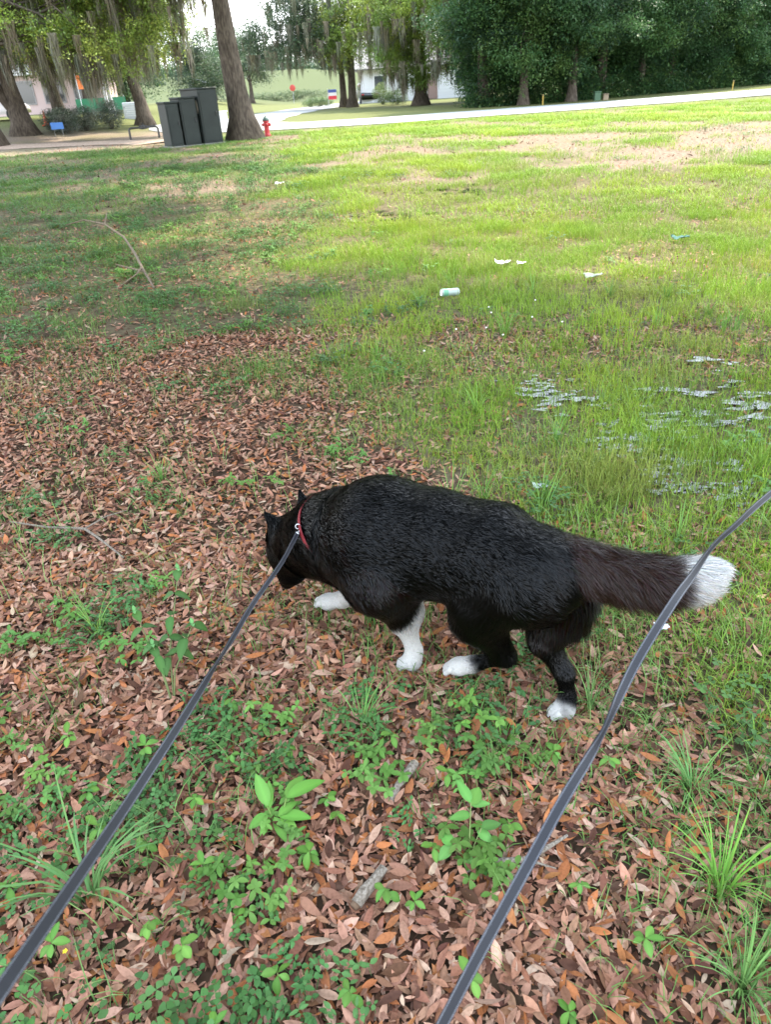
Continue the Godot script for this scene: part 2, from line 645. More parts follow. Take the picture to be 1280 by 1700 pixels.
func trees() -> void:
	rng.seed = 1185
	make_sprays()
	var bright := [Color(0.27, 0.35, 0.055), Color(0.21, 0.30, 0.05), Color(0.15, 0.23, 0.045), Color(0.33, 0.39, 0.075)]
	var oakg := [Color(0.085, 0.13, 0.04), Color(0.12, 0.18, 0.045), Color(0.06, 0.10, 0.035), Color(0.16, 0.22, 0.05)]
	var dark := [Color(0.035, 0.085, 0.03), Color(0.05, 0.115, 0.035), Color(0.028, 0.065, 0.03), Color(0.06, 0.13, 0.04), Color(0.095, 0.17, 0.045)]
	var grey := [Color(0.06, 0.10, 0.05), Color(0.08, 0.12, 0.055), Color(0.05, 0.08, 0.045)]
	var g1 := "oaks along the roadside"
	tree("oak_tree", "tall oak with a thick straight trunk between the green cabinets and the red hydrant", g1, on(-4.46, -30.6), 8.5, 0.47, Vector3(-0.5, 0, 0.2), Vector3(-1.5, 8.2, 0.5), Vector3(6.5, 2.6, 6.0), 46, 34, 1.0, oakg, 4)
	tree("oak_tree", "broad dark oak with a forking trunk and hanging moss beside the shop", g1, on(-17.2, -41.7), 6.5, 0.50, Vector3(-0.4, 0, 0), Vector3(-0.5, 5.2, 1.0), Vector3(7.0, 2.4, 4.5), 64, 34, 1.0, grey, 5, 1)
	tree("oak_tree", "slim oak trunk standing just behind the grey shrubs", g1, on(-18.2, -50.0), 6.0, 0.36, Vector3(-0.7, 0, 0), Vector3(0.5, 5.2, 1.5), Vector3(5.0, 2.6, 4.0), 44, 30, 1.0, oakg, 5)
	tree("oak_tree", "dark leaning trunk of the pair beyond the grey shrubs", g1, on(-19.6, -60.4), 7.0, 0.40, Vector3(-1.2, 0, 0), Vector3(0.5, 5.4, 1.0), Vector3(5.0, 3.0, 4.0), 46, 30, 1.15, bright, 4)
	tree("oak_tree", "thinner trunk of the pair beyond the grey shrubs", g1, on(-19.0, -62.5), 7.0, 0.24, Vector3(-1.0, 0, 0), Vector3(2.0, 5.6, 0), Vector3(4.0, 3.2, 4.0), 40, 30, 1.15, bright, 4)
	tree("oak_tree", "leaning mossy oak behind the pipe frame and grey utility unit", g1, on(-12.7, -48.2), 6.0, 0.42, Vector3(-1.5, 0, 0), Vector3(-2.4, 5.2, 1.0), Vector3(4.4, 2.7, 4.5), 60, 34, 1.0, bright, 6)
	tree("oak_tree", "leafy oak with sunlit yellow green sprays hanging low above the cabinets", g1, on(-16.5, -36.5), 7.5, 0.40, Vector3(0.8, 0, 0.5), Vector3(5.0, 5.0, -1.0), Vector3(4.8, 2.3, 3.4), 66, 34, 0.95, bright, 6)
	var g2 := "trees across the road"
	tree("oak_tree", "dark trunk of the close pair beside the clipped hedge", g2, on(-1.33, -70.5), 8.0, 0.30, Vector3(-0.6, 0, 0), Vector3(-3.4, 5.6, 1.0), Vector3(4.2, 3.2, 4.0), 48, 34, 1.2, grey, 6)
	tree("oak_tree", "greyer trunk of the close pair beside the clipped hedge", g2, on(-0.60, -69.0), 8.0, 0.36, Vector3(0.2, 0, 0), Vector3(1.6, 6.6, 2.0), Vector3(4.2, 3.9, 4.0), 54, 34, 1.2, bright, 5)
	tree("oak_tree", "moss draped oak in front of the white house", g2, on(4.67, -62.0), 8.0, 0.50, Vector3(-0.6, 0, 0), Vector3(-0.3, 6.0, 1.0), Vector3(4.4, 4.2, 3.5), 66, 34, 1.1, bright, 7)
	tree("oak_tree", "slender tree with light leaves at the corner of the dark woods", g2, on(8.2, -57.0), 8.0, 0.25, Vector3(-0.3, 0, 0), Vector3(-0.6, 6.6, 1.0), Vector3(3.2, 4.4, 3.0), 44, 32, 1.1, bright, 4)
	tree("far_tree", "small bluish tree far behind the tall oak", g2, on(-13.5, -104.0), 4.5, 0.30, Vector3.ZERO, Vector3(0, 4.4, 0), Vector3(3.2, 2.6, 3.0), 26, 26, 1.3, grey, 0)
	tree("far_tree", "low rounded tree far off beside the hedge and the open field", g2, on(-19.5, -112.0), 4.0, 0.30, Vector3.ZERO, Vector3(0, 3.2, 0), Vector3(4.0, 2.2, 3.0), 26, 26, 1.3, dark, 0)

	var fx := [[-52.0, -84.0, "first tree at the outer end of the far row behind the shop"], [-43.0, -90.0, "second tree of the far row behind the shop"], [-36.0, -82.0, "broad low tree of the far row behind the slim oaks"], [-29.5, -88.0, "dark rounded tree of the far row behind the green fence"], [-23.5, -84.0, "tree of the far row behind the grey unit"], [-18.0, -92.0, "tree of the far row just left of the cabinets"]]
	for k in fx.size():
		tree("far_tree", fx[k][2], "far row of trees", on(fx[k][0], fx[k][1]), 5.5, 0.3, Vector3.ZERO, Vector3(0, 3.6, 0), Vector3(4.4, 3.4, 3.0), 34, 26, 1.4, grey if k % 2 else dark, 0)

	# the dark wood on the other side of the road
	var spots_ := [[7.6, -50.5], [9.8, -49.0], [12.8, -49.6], [15.6, -53.0], [18.6, -54.5], [21.6, -57.0], [24.8, -59.5], [28.4, -61.5], [32.5, -64.5], [37.5, -68.0], [11.5, -57.5], [16.5, -61.0], [22.5, -66.0], [29.5, -70.0], [37.0, -77.0], [43.5, -73.0], [9.0, -66.0], [14.0, -68.0]]
	var names := [
		"dark tree with a forked trunk at the open end of the wood", "dark tree behind the short yellow post", "vine hung tree by the roadside boxes", "dense tree with leaves reaching low over the verge",
		"dark green tree midway along the wood edge", "tall leafy tree with a dark hollow beneath", "tree covered by a curtain of climbing vines", "vine covered tree with pale green tips",
		"dense tree at the far right end of the road", "last dense tree at the picture's right edge", "dark trunk standing back in the wood near the house", "shaded tree deep in the middle of the wood",
		"shaded tree deep in the wood behind the vines", "tree top rising behind the vine curtain", "tree deep in the wood at the right", "tree beyond the right end of the wood", "tree at the back of the wood beside the white house", "tree at the very back of the wood"]
	for k in spots_.size():
		var s: Array = spots_[k]
		var low := k >= 6 and k < 10
		var o := tree("wood_tree", names[k], "trees of the dark wood", on(s[0], s[1]), 9.0, 0.26 if k % 3 else 0.36, Vector3(rnd(-0.8, 0.8), 0, rnd(-0.3, 0.6)), Vector3(0.3, 5.0 if low else 6.2, 0.8), Vector3(3.5, 5.2 if low else 4.6, 2.7), 84, 34, 1.15, dark, 0)
		o.rotation.y = 0.0
	# bushes and creepers under the wood
	var pl := []
	var ti := []
	for k in 8200:
		var f := rng.randf()
		var x := lerpf(6.5, 46.0, f)
		var z := -49.3 - maxf(0.0, x - 12.0) * 0.62 - absf(rng.randfn()) * 3.8
		var up := absf(rng.randfn()) * 0.6 + (rng.randf() * 3.6 if z < -51.0 - maxf(0.0, x - 12.0) * 0.62 else 0.0)
		pl.append(Transform3D(turn(rnd(0, TAU), rnd(-0.4, 0.4)).scaled(Vector3.ONE * rnd(0.7, 1.5) * (1.0 if up < 1.2 else 1.7)), on(x, z, up)))
		ti.append(vary(pick(dark), 0.25))
	var ug := scatter("undergrowth", sprays[1], M.foliage, pl, ti, self)
	ug.set_meta("label", "dark tangle of bushes and creepers under the wood")
	ug.set_meta("category", "undergrowth")
	# far wooded skyline
	pl = []
	ti = []
	for k in 5200:
		var x := rnd(-260, 200)
		var z := -330.0 + rng.randfn() * 10.0 + 30.0 * sin(x * 0.013)
		pl.append(Transform3D(turn(rnd(0, TAU)).scaled(Vector3.ONE * rnd(7, 12)), on(x, z, absf(rng.randfn()) * 6.0 * (0.7 + 0.5 * sin(x * 0.09)))))
		ti.append(vary(Color(0.06, 0.10, 0.05), 0.25))
	var fw := scatter("far_woods", sprays[0], M.foliage, pl, ti, self)
	fw.set_meta("label", "distant line of trees behind the open field")
	fw.set_meta("category", "woods")

	# the oaks overhead whose limbs shade the near ground; their trunks stand outside the picture
	rng.seed = 77
	var g3 := "oaks shading the near ground"
	tree("live_oak", "great spreading oak outside the view whose limbs shade the dog", g3, on(-6.0, -2.5), 7.0, 0.55, Vector3(0.8, 0, -0.5), Vector3(8.0, 8.4, -3.6), Vector3(4.9, 1.7, 4.7), 150, 40, 0.9, oakg, 0)
	tree("live_oak", "second oak outside the view shading the field's shady side", g3, on(-11.5, -12.0), 7.0, 0.5, Vector3(0.8, 0, 0), Vector3(8.6, 8.6, -2.0), Vector3(4.6, 1.7, 5.2), 110, 34, 0.9, oakg, 0)
	tree("live_oak", "third oak outside the view shading the grass before the cabinets", g3, on(-18.0, -23.0), 7.0, 0.5, Vector3(0.8, 0, 0), Vector3(12.4, 8.9, -0.5), Vector3(6.4, 1.7, 5.6), 110, 34, 0.95, oakg, 0)


# ---------------------------------------------------------------- things by the road
func bxmesh(size: Vector3, bev: float, at := Vector3.ZERO, yaw := 0.0, col := Color(1, 1, 1)) -> ArrayMesh:
	var m := MB.new()
	m.box(Transform3D(turn(yaw), at), size, bev, col)
	return m.mesh()


func bush(called: String, label: String, group: String, base: Vector3, rad: Vector3, count: int, cols: Array, size := 0.6) -> void:
	var t := thing(called, label, "shrub", base, group)
	var st := MB.new()
	for k in 5:
		var a := TAU * k / 5.0
		st.tube([Vector3(cos(a) * 0.04, -0.05, sin(a) * 0.04), Vector3(cos(a) * rad.x * 0.25, rad.y * 0.6, sin(a) * rad.z * 0.25), Vector3(cos(a) * rad.x * 0.5, rad.y * 1.2, sin(a) * rad.z * 0.5)], [0.03, 0.022, 0.01], 5, Color(0.12, 0.10, 0.08))
	part("stem", st.mesh(), M.wood, t)
	var pl := []
	var ti := []
	for k in count:
		var d := Vector3(rng.randfn(), rng.randfn(), rng.randfn()).normalized() * pow(rng.randf(), 0.3)
		var p := Vector3(d.x * rad.x, rad.y * (1.0 + d.y * 0.95), d.z * rad.z)
		pl.append(Transform3D(turn(rnd(0, TAU), rnd(-0.5, 0.5)).scaled(Vector3.ONE * size * rnd(0.6, 1.1)), p))
		ti.append(vary(pick(cols), 0.25))
	scatter("foliage", sprays[rng.randi() % 3], M.foliage, pl, ti, t)


func cabinet(label: String, at: Vector3, yaw: float, size: Vector3) -> Node3D:
	var t := thing("utility_cabinet", label, "cabinet", at, "dark green utility cabinets")
	t.rotation.y = yaw
	var green := textured(mat(Color(0.022, 0.029, 0.026), 0.5, 0.35), noisetex(0.01, [Color(0.8, 0.8, 0.8), Color(1, 1, 1)], 40, 256), Vector3(0.8, 0.8, 0.8))
	part("body", bxmesh(Vector3(size.x, size.y - 0.06, size.z), 0.012, Vector3(0, (size.y - 0.06) / 2 + 0.04, 0)), green, t)
	part("lid", bxmesh(Vector3(size.x + 0.05, 0.06, size.z + 0.05), 0.015, Vector3(0, size.y + 0.011, 0)), green, t)
	part("plinth", bxmesh(Vector3(size.x + 0.12, 0.12, size.z + 0.12), 0.01, Vector3(0, -0.021, 0)), mat(Color(0.22, 0.21, 0.19), 0.9), t)
	part("door", bxmesh(Vector3(size.x - 0.10, size.y - 0.22, 0.02), 0.006, Vector3(0, size.y / 2, size.z / 2 + 0.009)), green, t)
	part("handle", bxmesh(Vector3(0.03, 0.14, 0.035), 0.008, Vector3(size.x * 0.32, size.y * 0.55, size.z / 2 + 0.036)), mat(Color(0.02, 0.02, 0.02), 0.4), t)
	return t


func car(label: String, at: Vector3, yaw: float, col: Color, tall := 1.5) -> void:
	var t := thing("parked_car", label, "car", at)
	t.rotation.y = yaw
	var paint := mat(col, 0.25, 0.6)
	var glass := mat(Color(0.02, 0.025, 0.03), 0.08, 0.6)
	# side profile swept across the width
	var prof := [[-2.15, 0.32], [-2.2, 0.62], [-2.1, 0.86], [-1.9, 0.95], [-1.55, tall - 0.06], [-1.3, tall], [0.25, tall], [0.55, tall - 0.05], [1.05, 0.98], [1.95, 0.86], [2.18, 0.66], [2.2, 0.34]]
	var m := MB.new()
	var p := PackedVector3Array()
	var idx := PackedInt32Array()
	var np := prof.size()
	for s in [[-0.88, 0.0], [-0.80, 0.0], [0.80, 0.0], [0.88, 0.0]]:
		for q in prof:
			var edge: float = 0.05 if absf(s[0]) > 0.85 else 0.0
			var inset: float = 0.14 * maxf(0.0, (q[1] - 0.95) / maxf(0.1, tall - 0.95)) * signf(s[0])
			p.append(Vector3(q[0] * (1.0 - edge * 0.3), q[1] - edge * (1.0 if q[1] > 0.9 else 0.0), s[0] - inset))
	for r in 3:
		for k in np:
			var a := r * np + k
			var b := r * np + (k + 1) % np
			idx.append_array([a, b, a + np, b, b + np, a + np])
	for k in range(1, np - 1):
		idx.append_array([0, k + 1, k, 3 * np, 3 * np + k, 3 * np + k + 1])
	m.flat(p, idx, Color(1, 1, 1))
	part("body", m.mesh(), paint, t)
	for sd in [-1.0, 1.0]:
		part("side_window", bxmesh(Vector3(1.55, (tall - 0.95) * 0.62, 0.03), 0.01, Vector3(-0.45, (tall + 0.95) / 2, sd * 0.80)), glass, t)
		for e in [-1.38, 1.38]:
			var w := MB.new()
			w.lathe(Transform3D(Basis(Vector3.RIGHT, PI / 2), Vector3(e, 0.32, sd * 0.82)), [[0.0, -0.1], [0.27, -0.1], [0.32, -0.07], [0.32, 0.07], [0.27, 0.1], [0.0, 0.1]], 18, Color(1, 1, 1))
			var wh := part("wheel", w.mesh(), mat(Color(0.02, 0.02, 0.02), 0.8), t)
			var rm := MB.new()
			rm.lathe(Transform3D(Basis(Vector3.RIGHT, PI / 2), Vector3(e, 0.32, sd * 0.82)), [[0.0, -0.112], [0.18, -0.112], [0.18, 0.112], [0.0, 0.112]], 14, Color(1, 1, 1))
			part("rim", rm.mesh(), mat(Color(0.4, 0.4, 0.41), 0.35), wh)
	part("windscreen", bxmesh(Vector3(0.03, (tall - 0.95) * 1.0, 1.25), 0.01, Vector3(0.86, (tall + 0.95) / 2 + 0.02, 0)), glass, t).rotation.z = 0.0
	part("rear_window", bxmesh(Vector3(0.05, (tall - 0.95) * 0.7, 1.2), 0.01, Vector3(-1.76, (tall + 0.97) / 2, 0)), glass, t)
	for sd in [-1.0, 1.0]:
		part("tail_light", bxmesh(Vector3(0.05, 0.12, 0.22), 0.01, Vector3(-2.16, 0.76, sd * 0.68)), mat(Color(0.35, 0.02, 0.02), 0.3), t)
		part("headlight", bxmesh(Vector3(0.05, 0.12, 0.26), 0.01, Vector3(2.16, 0.68, sd * 0.66)), mat(Color(0.6, 0.6, 0.6), 0.15), t)


func roadside() -> void:
	rng.seed = 1296
	# cabinets
	var yaw := 0.61
	var c0 := Vector3(-5.75, 0, -29.7)
	var a1 := Vector3(sin(yaw), 0, cos(yaw))
	var a2 := Vector3(-cos(yaw), 0, sin(yaw))
	var tall := cabinet("tallest dark green utility cabinet, standing next to the oak trunk", on(c0.x, c0.z), yaw, Vector3(0.72, 1.72, 1.5))
	var st := MB.new()
	var oval := PackedVector3Array([Vector3.ZERO])
	var oi := PackedInt32Array()
	for k in 16:
		var an := TAU * k / 16.0
		oval.append(Vector3(0, sin(an) * 0.22, cos(an) * 0.10))
		oi.append_array([0, 1 + k, 1 + (k + 1) % 16])
	st.flat(oval, oi, Color(1, 1, 1))
	var sk := part("sticker", st.mesh(), mat(Color(0.62, 0.55, 0.45), 0.7), tall)
	sk.position = Vector3(-0.364, 1.18, 0.52)
	var cm := c0 + a2 * 0.74 + a1 * 0.25
	cabinet("middle dark green cabinet with a pale lid edge", on(cm.x, cm.z), yaw, Vector3(0.60, 1.48, 0.8))
	var cl := c0 + a2 * 1.34 + a1 * 0.3
	cabinet("lowest dark green cabinet at the outer end of the three", on(cl.x, cl.z), yaw, Vector3(0.46, 1.36, 0.7))

	# pipe frame with a valve
	var t := thing("backflow_pipe", "dark bent water pipe with a valve standing over the sandy path", "pipe", on(-10.25, -36.0))
	var dk := mat(Color(0.035, 0.035, 0.035), 0.6)
	var pm := MB.new()
	pm.tube([Vector3(0, -0.1, 0), Vector3(0, 0.38, 0), Vector3(0.04, 0.44, -0.02), Vector3(0.09, 0.46, -0.04), Vector3(1.05, 0.46, -0.5), Vector3(1.10, 0.44, -0.52), Vector3(1.14, 0.38, -0.54), Vector3(1.14, -0.1, -0.54)], [0.045, 0.045, 0.045, 0.045, 0.045, 0.045, 0.045, 0.045], 10, Color(1, 1, 1))
	part("pipe", pm.mesh(), dk, t)
	var vm := MB.new()
	vm.lathe(Transform3D(Basis(), Vector3(0.57, 0.38, -0.27)), [[0.0, 0.0], [0.09, 0.0], [0.09, 0.16], [0.05, 0.18], [0.02, 0.19], [0.02, 0.24], [0.0, 0.24]], 12, Color(1, 1, 1))
	vm.box(Transform3D(turn(0.45), Vector3(0.57, 0.46, -0.27)), Vector3(0.36, 0.14, 0.14), 0.02, Color(1, 1, 1))
	var valve := part("valve", vm.mesh(), dk, t)
	var hw := MB.new()
	hw.lathe(Transform3D(Basis(), Vector3(0.57, 0.61, -0.27)), [[0.02, 0.0], [0.08, 0.0], [0.08, 0.02], [0.02, 0.02]], 12, Color(1, 1, 1))
	part("hand_wheel", hw.mesh(), dk, valve)

	# hydrant
	t = thing("fire_hydrant", "red fire hydrant with a dark green bonnet at the kerbless road edge", "hydrant", on(-3.74, -32.1))
	var red := mat(Color(0.42, 0.03, 0.035), 0.4)
	var gr := mat(Color(0.05, 0.09, 0.07), 0.45)
	var hb := MB.new()
	hb.lathe(Transform3D(), [[0.0, -0.05], [0.15, -0.05], [0.15, 0.05], [0.105, 0.06], [0.10, 0.12], [0.10, 0.48], [0.125, 0.49], [0.125, 0.53], [0.0, 0.53]], 20, Color(1, 1, 1))
	part("barrel", hb.mesh(), red, t)
	var bo := MB.new()
	bo.lathe(Transform3D(Basis(), Vector3(0, 0.532, 0)), [[0.0, 0.0], [0.13, 0.0], [0.13, 0.025], [0.115, 0.07], [0.08, 0.12], [0.035, 0.145], [0.03, 0.19], [0.0, 0.19]], 20, Color(1, 1, 1))
	part("bonnet", bo.mesh(), gr, t)
	for s in [[PI / 2, 0.075, 0.17], [-PI / 2, 0.06, 0.16], [0.3, 0.06, 0.16]]:
		var oc := MB.new()
		var bas := turn(s[0]) * Basis(Vector3.RIGHT, PI / 2)
		oc.lathe(Transform3D(bas, Vector3(0, 0.40, 0)), [[s[1] * 0.8, 0.06], [s[1] * 0.8, s[2] - 0.04], [s[1], s[2] - 0.04], [s[1], s[2]], [0.02, s[2]], [0.02, s[2] + 0.03], [0.0, s[2] + 0.03]], 14, Color(1, 1, 1))
		part("outlet_cap", oc.mesh(), red, t)

	# shrubs and small things by the shop
	var gshr := [Color(0.10, 0.13, 0.09), Color(0.16, 0.19, 0.15), Color(0.07, 0.10, 0.06), Color(0.26, 0.28, 0.24)]
	bush("shrub", "grey green shrub right behind the blue sign", "grey green shrubs by the path", on(-15.2, -42.2), Vector3(0.75, 0.62, 0.7), 260, gshr)
	bush("shrub", "middle grey shrub with pale flowers beside the path", "grey green shrubs by the path", on(-14.7, -43.8), Vector3(0.8, 0.6, 0.7), 260, gshr)
	bush("shrub", "rounder upright shrub at the path's bend", "grey green shrubs by the path", on(-13.7, -45.0), Vector3(0.72, 0.75, 0.7), 260, gshr)
	bush("shrub", "low outer shrub beside the forked oak's roots", "grey green shrubs by the path", on(-15.9, -42.9), Vector3(0.7, 0.55, 0.6), 200, gshr)
	t = thing("yard_sign", "small blue sign on two wire legs in front of the shrubs", "sign", on(-15.15, -40.9))
	part("panel", bxmesh(Vector3(0.62, 0.30, 0.012), 0.003, Vector3(0, 0.45, 0)), mat(Color(0.06, 0.20, 0.55), 0.5), t)
	for s in [-0.2, 0.2]:
		part("leg", bxmesh(Vector3(0.012, 0.5, 0.012), 0.0, Vector3(s, 0.14, -0.014)), mat(Color(0.3, 0.3, 0.3), 0.4), t)
	t = thing("traffic_cone", "orange traffic cone standing near the shop front", "cone", on(-17.6, -46.0))
	var cn := MB.new()
	cn.lathe(Transform3D(), [[0.0, 0.04], [0.14, 0.04], [0.03, 0.72], [0.0, 0.72]], 16, Color(1, 1, 1))
	part("cone", cn.mesh(), mat(Color(0.75, 0.13, 0.03), 0.5), t)
	part("foot", bxmesh(Vector3(0.38, 0.05, 0.38), 0.01, Vector3(0, 0.015, 0)), mat(Color(0.6, 0.10, 0.03), 0.6), t)
	car("white car parked in front of the shop, half hidden by the forked oak", on(-22.3, -50.0), 0.2, Color(0.72, 0.66, 0.66))

	# shop
	t = thing("shop_building", "low pinkish shop with a white fascia behind the forked oak", "building", on(-24.0, -60.0))
	t.rotation.y = 0.12
	part("wall", bxmesh(Vector3(11, 3.0, 6), 0.02, Vector3(0, 1.4, -3)), mat(Color(0.55, 0.42, 0.40), 0.9), t)
	part("fascia", bxmesh(Vector3(11.4, 0.7, 0.4), 0.02, Vector3(0, 2.75, 0.2)), mat(Color(0.8, 0.78, 0.78), 0.7), t)
	part("roof", bxmesh(Vector3(11.6, 0.25, 6.6), 0.02, Vector3(0, 3.23, -2.9)), mat(Color(0.3, 0.16, 0.14), 0.8), t)
	for k in 5:
		var w := part("window", bxmesh(Vector3(1.5, 1.5, 0.06), 0.01, Vector3(-4.2 + k * 2.1, 1.35, 0.025)), mat(Color(0.30, 0.28, 0.28), 0.5), t)
		part("pane", bxmesh(Vector3(1.34, 1.34, 0.02), 0.0, Vector3(-4.2 + k * 2.1, 1.35, 0.052)), mat(Color(0.03, 0.035, 0.04), 0.08, 0.6), w)

	t = thing("banner_sign", "tall orange feather banner on a pole by the green fence", "banner", on(-18.9, -56.5))
	part("pole", bxmesh(Vector3(0.04, 2.3, 0.04), 0.005, Vector3(0, 1.1, 0)), mat(Color(0.7, 0.7, 0.7), 0.4), t)
	part("flag", bxmesh(Vector3(0.36, 0.8, 0.012), 0.003, Vector3(0.21, 1.75, 0)), mat(Color(0.8, 0.20, 0.05), 0.7), t)
	t = thing("screen_fence", "green mesh fence seen between the slim oaks", "fence", on(-18.2, -58.5))
	part("screen", bxmesh(Vector3(3.5, 0.8, 0.03), 0.0, Vector3(0, 0.45, 0)), mat(Color(0.04, 0.20, 0.10), 0.8), t)
	for k in 4:
		part("post", bxmesh(Vector3(0.06, 0.95, 0.06), 0.005, Vector3(-1.65 + k * 1.1, 0.45, -0.05)), mat(Color(0.35, 0.35, 0.35), 0.5), t)
	t = thing("utility_pole", "pale leaning pole at the trees' edge, the taller of two", "pole", on(-16.6, -55.0))
	var pp := MB.new()
	pp.tube([Vector3(0, -0.2, 0), Vector3(-0.15, 1.5, 0), Vector3(-0.32, 3.1, 0)], [0.11, 0.10, 0.09], 10, Color(1, 1, 1))
	part("post", pp.mesh(), mat(Color(0.55, 0.54, 0.55), 0.8), t)
	part("collar", bxmesh(Vector3(0.24, 0.05, 0.24), 0.01, Vector3(-0.15, 1.5, 0)), mat(Color(0.3, 0.3, 0.3), 0.6), t)
	t = thing("utility_pole", "pale leaning pole near the grey unit, the shorter of two", "pole", on(-15.3, -51.6))
	pp = MB.new()
	pp.tube([Vector3(0, -0.2, 0), Vector3(-0.10, 1.0, 0), Vector3(-0.22, 2.1, 0)], [0.10, 0.095, 0.09], 10, Color(1, 1, 1))
	part("post", pp.mesh(), mat(Color(0.55, 0.54, 0.55), 0.8), t)
	part("collar", bxmesh(Vector3(0.23, 0.05, 0.23), 0.01, Vector3(-0.10, 1.0, 0)), mat(Color(0.3, 0.3, 0.3), 0.6), t)
	t = thing("utility_unit", "pale grey louvred unit on the lit grass behind the pipe", "unit", on(-14.5, -52.7))
	part("housing", bxmesh(Vector3(1.0, 0.95, 0.8), 0.03, Vector3(0, 0.45, 0)), mat(Color(0.50, 0.53, 0.58), 0.5), t)
	for k in 6:
		part("louvre", bxmesh(Vector3(0.86, 0.05, 0.03), 0.008, Vector3(0, 0.18 + k * 0.12, 0.412)), mat(Color(0.62, 0.64, 0.68), 0.5), t)
	t = thing("shed", "small white shed with a bluish roof between the cabinets and trunk", "shed", on(-18.3, -95.0))
	part("wall", bxmesh(Vector3(1.7, 1.9, 2.0), 0.02, Vector3(0, 0.9, 0)), mat(Color(0.5, 0.5, 0.49), 0.8), t)
	var rf := MB.new()
	rf.box(Transform3D(Basis(Vector3.BACK, 0.35), Vector3(-0.48, 2.02, 0)), Vector3(1.15, 0.06, 2.3), 0.01, Color(1, 1, 1))
	rf.box(Transform3D(Basis(Vector3.BACK, -0.35), Vector3(0.48, 2.02, 0)), Vector3(1.15, 0.06, 2.3), 0.01, Color(1, 1, 1))
	part("roof", rf.mesh(), mat(Color(0.28, 0.32, 0.42), 0.6), t)
	part("door", bxmesh(Vector3(0.7, 1.5, 0.05), 0.01, Vector3(0.2, 0.78, 1.01)), mat(Color(0.4, 0.4, 0.4), 0.7), t)
	t = thing("low_wall", "low white wall at the far side of the junction", "wall", on(-9.6, -54.0))
	part("wall", bxmesh(Vector3(1.6, 0.55, 0.2), 0.02, Vector3(0, 0.25, 0)), mat(Color(0.7, 0.7, 0.68), 0.85), t)
	part("coping", bxmesh(Vector3(1.7, 0.06, 0.28), 0.015, Vector3(0, 0.555, 0)), mat(Color(0.6, 0.6, 0.58), 0.85), t)

	# across the road
	var hedgec := [Color(0.07, 0.14, 0.035), Color(0.10, 0.18, 0.04), Color(0.05, 0.10, 0.03)]
	bush("hedge", "clipped low hedge beside the side road", "", on(-3.9, -77.0), Vector3(1.5, 0.42, 0.6), 320, hedgec, 0.55)
	bush("shrub", "rounded bright shrub in front of the white house", "shrubs by the white house", on(2.0, -72.0), Vector3(0.9, 0.85, 0.9), 260, [Color(0.16, 0.22, 0.05), Color(0.11, 0.17, 0.04)], 0.6)
	bush("shrub", "lower dark round shrub beside the moss draped oak", "shrubs by the white house", on(3.1, -68.5), Vector3(0.95, 0.55, 0.8), 240, hedgec, 0.6)
	bush("hedge", "long dark hedge far off at the foot of the open field", "", on(-11.0, -124.0), Vector3(8.0, 0.7, 0.8), 700, [Color(0.05, 0.09, 0.035), Color(0.07, 0.11, 0.04)], 0.9)
	t = thing("stop_sign", "small red eight sided road sign far down the side road", "sign", on(-8.6, -108.0))
	var oct := MB.new()
	oct.lathe(Transform3D(Basis(Vector3.RIGHT, PI / 2), Vector3(0, 1.75, 0.05)), [[0.0, -0.02], [0.38, -0.02], [0.38, 0.02], [0.0, 0.02]], 8, Color(1, 1, 1))
	part("plate", oct.mesh(), mat(Color(0.5, 0.06, 0.05), 0.4), t)
	part("post", bxmesh(Vector3(0.06, 2.0, 0.06), 0.005, Vector3(0, 0.95, 0)), mat(Color(0.4, 0.4, 0.4), 0.5), t)
	t = thing("yard_flag", "red white and blue flag by the clipped hedge", "flag", on(-2.45, -75.5))
	part("pole", bxmesh(Vector3(0.04, 1.5, 0.04), 0.005, Vector3(-0.40, 0.7, 0)), mat(Color(0.5, 0.5, 0.5), 0.4), t)
	part("red_band", bxmesh(Vector3(0.75, 0.28, 0.02), 0.004, Vector3(0, 0.72, 0)), mat(Color(0.65, 0.05, 0.07), 0.7), t)
	part("white_band", bxmesh(Vector3(0.75, 0.26, 0.02), 0.004, Vector3(0, 0.992, 0)), mat(Color(0.75, 0.72, 0.74), 0.7), t)
	part("blue_band", bxmesh(Vector3(0.75, 0.24, 0.02), 0.004, Vector3(0, 1.244, 0)), mat(Color(0.06, 0.10, 0.35), 0.7), t)
	car("black car parked beside the white house", on(0.7, -82.0), PI / 2 + 0.15, Color(0.015, 0.016, 0.018), 1.75)
	t = thing("white_house", "single storey white house behind the moss draped oak", "house", on(6.2, -80.0))
	part("wall", bxmesh(Vector3(12.0, 3.0, 7.0), 0.02, Vector3(0, 1.45, -3.5)), mat(Color(0.74, 0.74, 0.77), 0.8), t)
	for k in 11:
		part("siding_board", bxmesh(Vector3(12.02, 0.24, 0.02), 0.006, Vector3(0, 0.16 + k * 0.262, 0.012)), mat(Color(0.74, 0.74, 0.77), 0.7), t)
	var hr := MB.new()
	hr.box(Transform3D(Basis(Vector3.RIGHT, 0.42), Vector3(0, 3.75, -1.6)), Vector3(13.0, 0.12, 4.7), 0.02, Color(1, 1, 1))
	hr.box(Transform3D(Basis(Vector3.RIGHT, -0.42), Vector3(0, 3.75, -5.6)), Vector3(13.0, 0.12, 4.7), 0.02, Color(1, 1, 1))
	part("roof", hr.mesh(), mat(Color(0.16, 0.15, 0.15), 0.85), t)
	for wx in [-4.2, -1.9, 3.6]:
		var w := part("window", bxmesh(Vector3(1.1, 1.3, 0.08), 0.01, Vector3(wx, 1.65, 0.055)), mat(Color(0.75, 0.75, 0.75), 0.6), t)
		part("pane", bxmesh(Vector3(0.94, 1.14, 0.02), 0.0, Vector3(wx, 1.65, 0.09)), mat(Color(0.05, 0.06, 0.07), 0.08, 0.6), w)
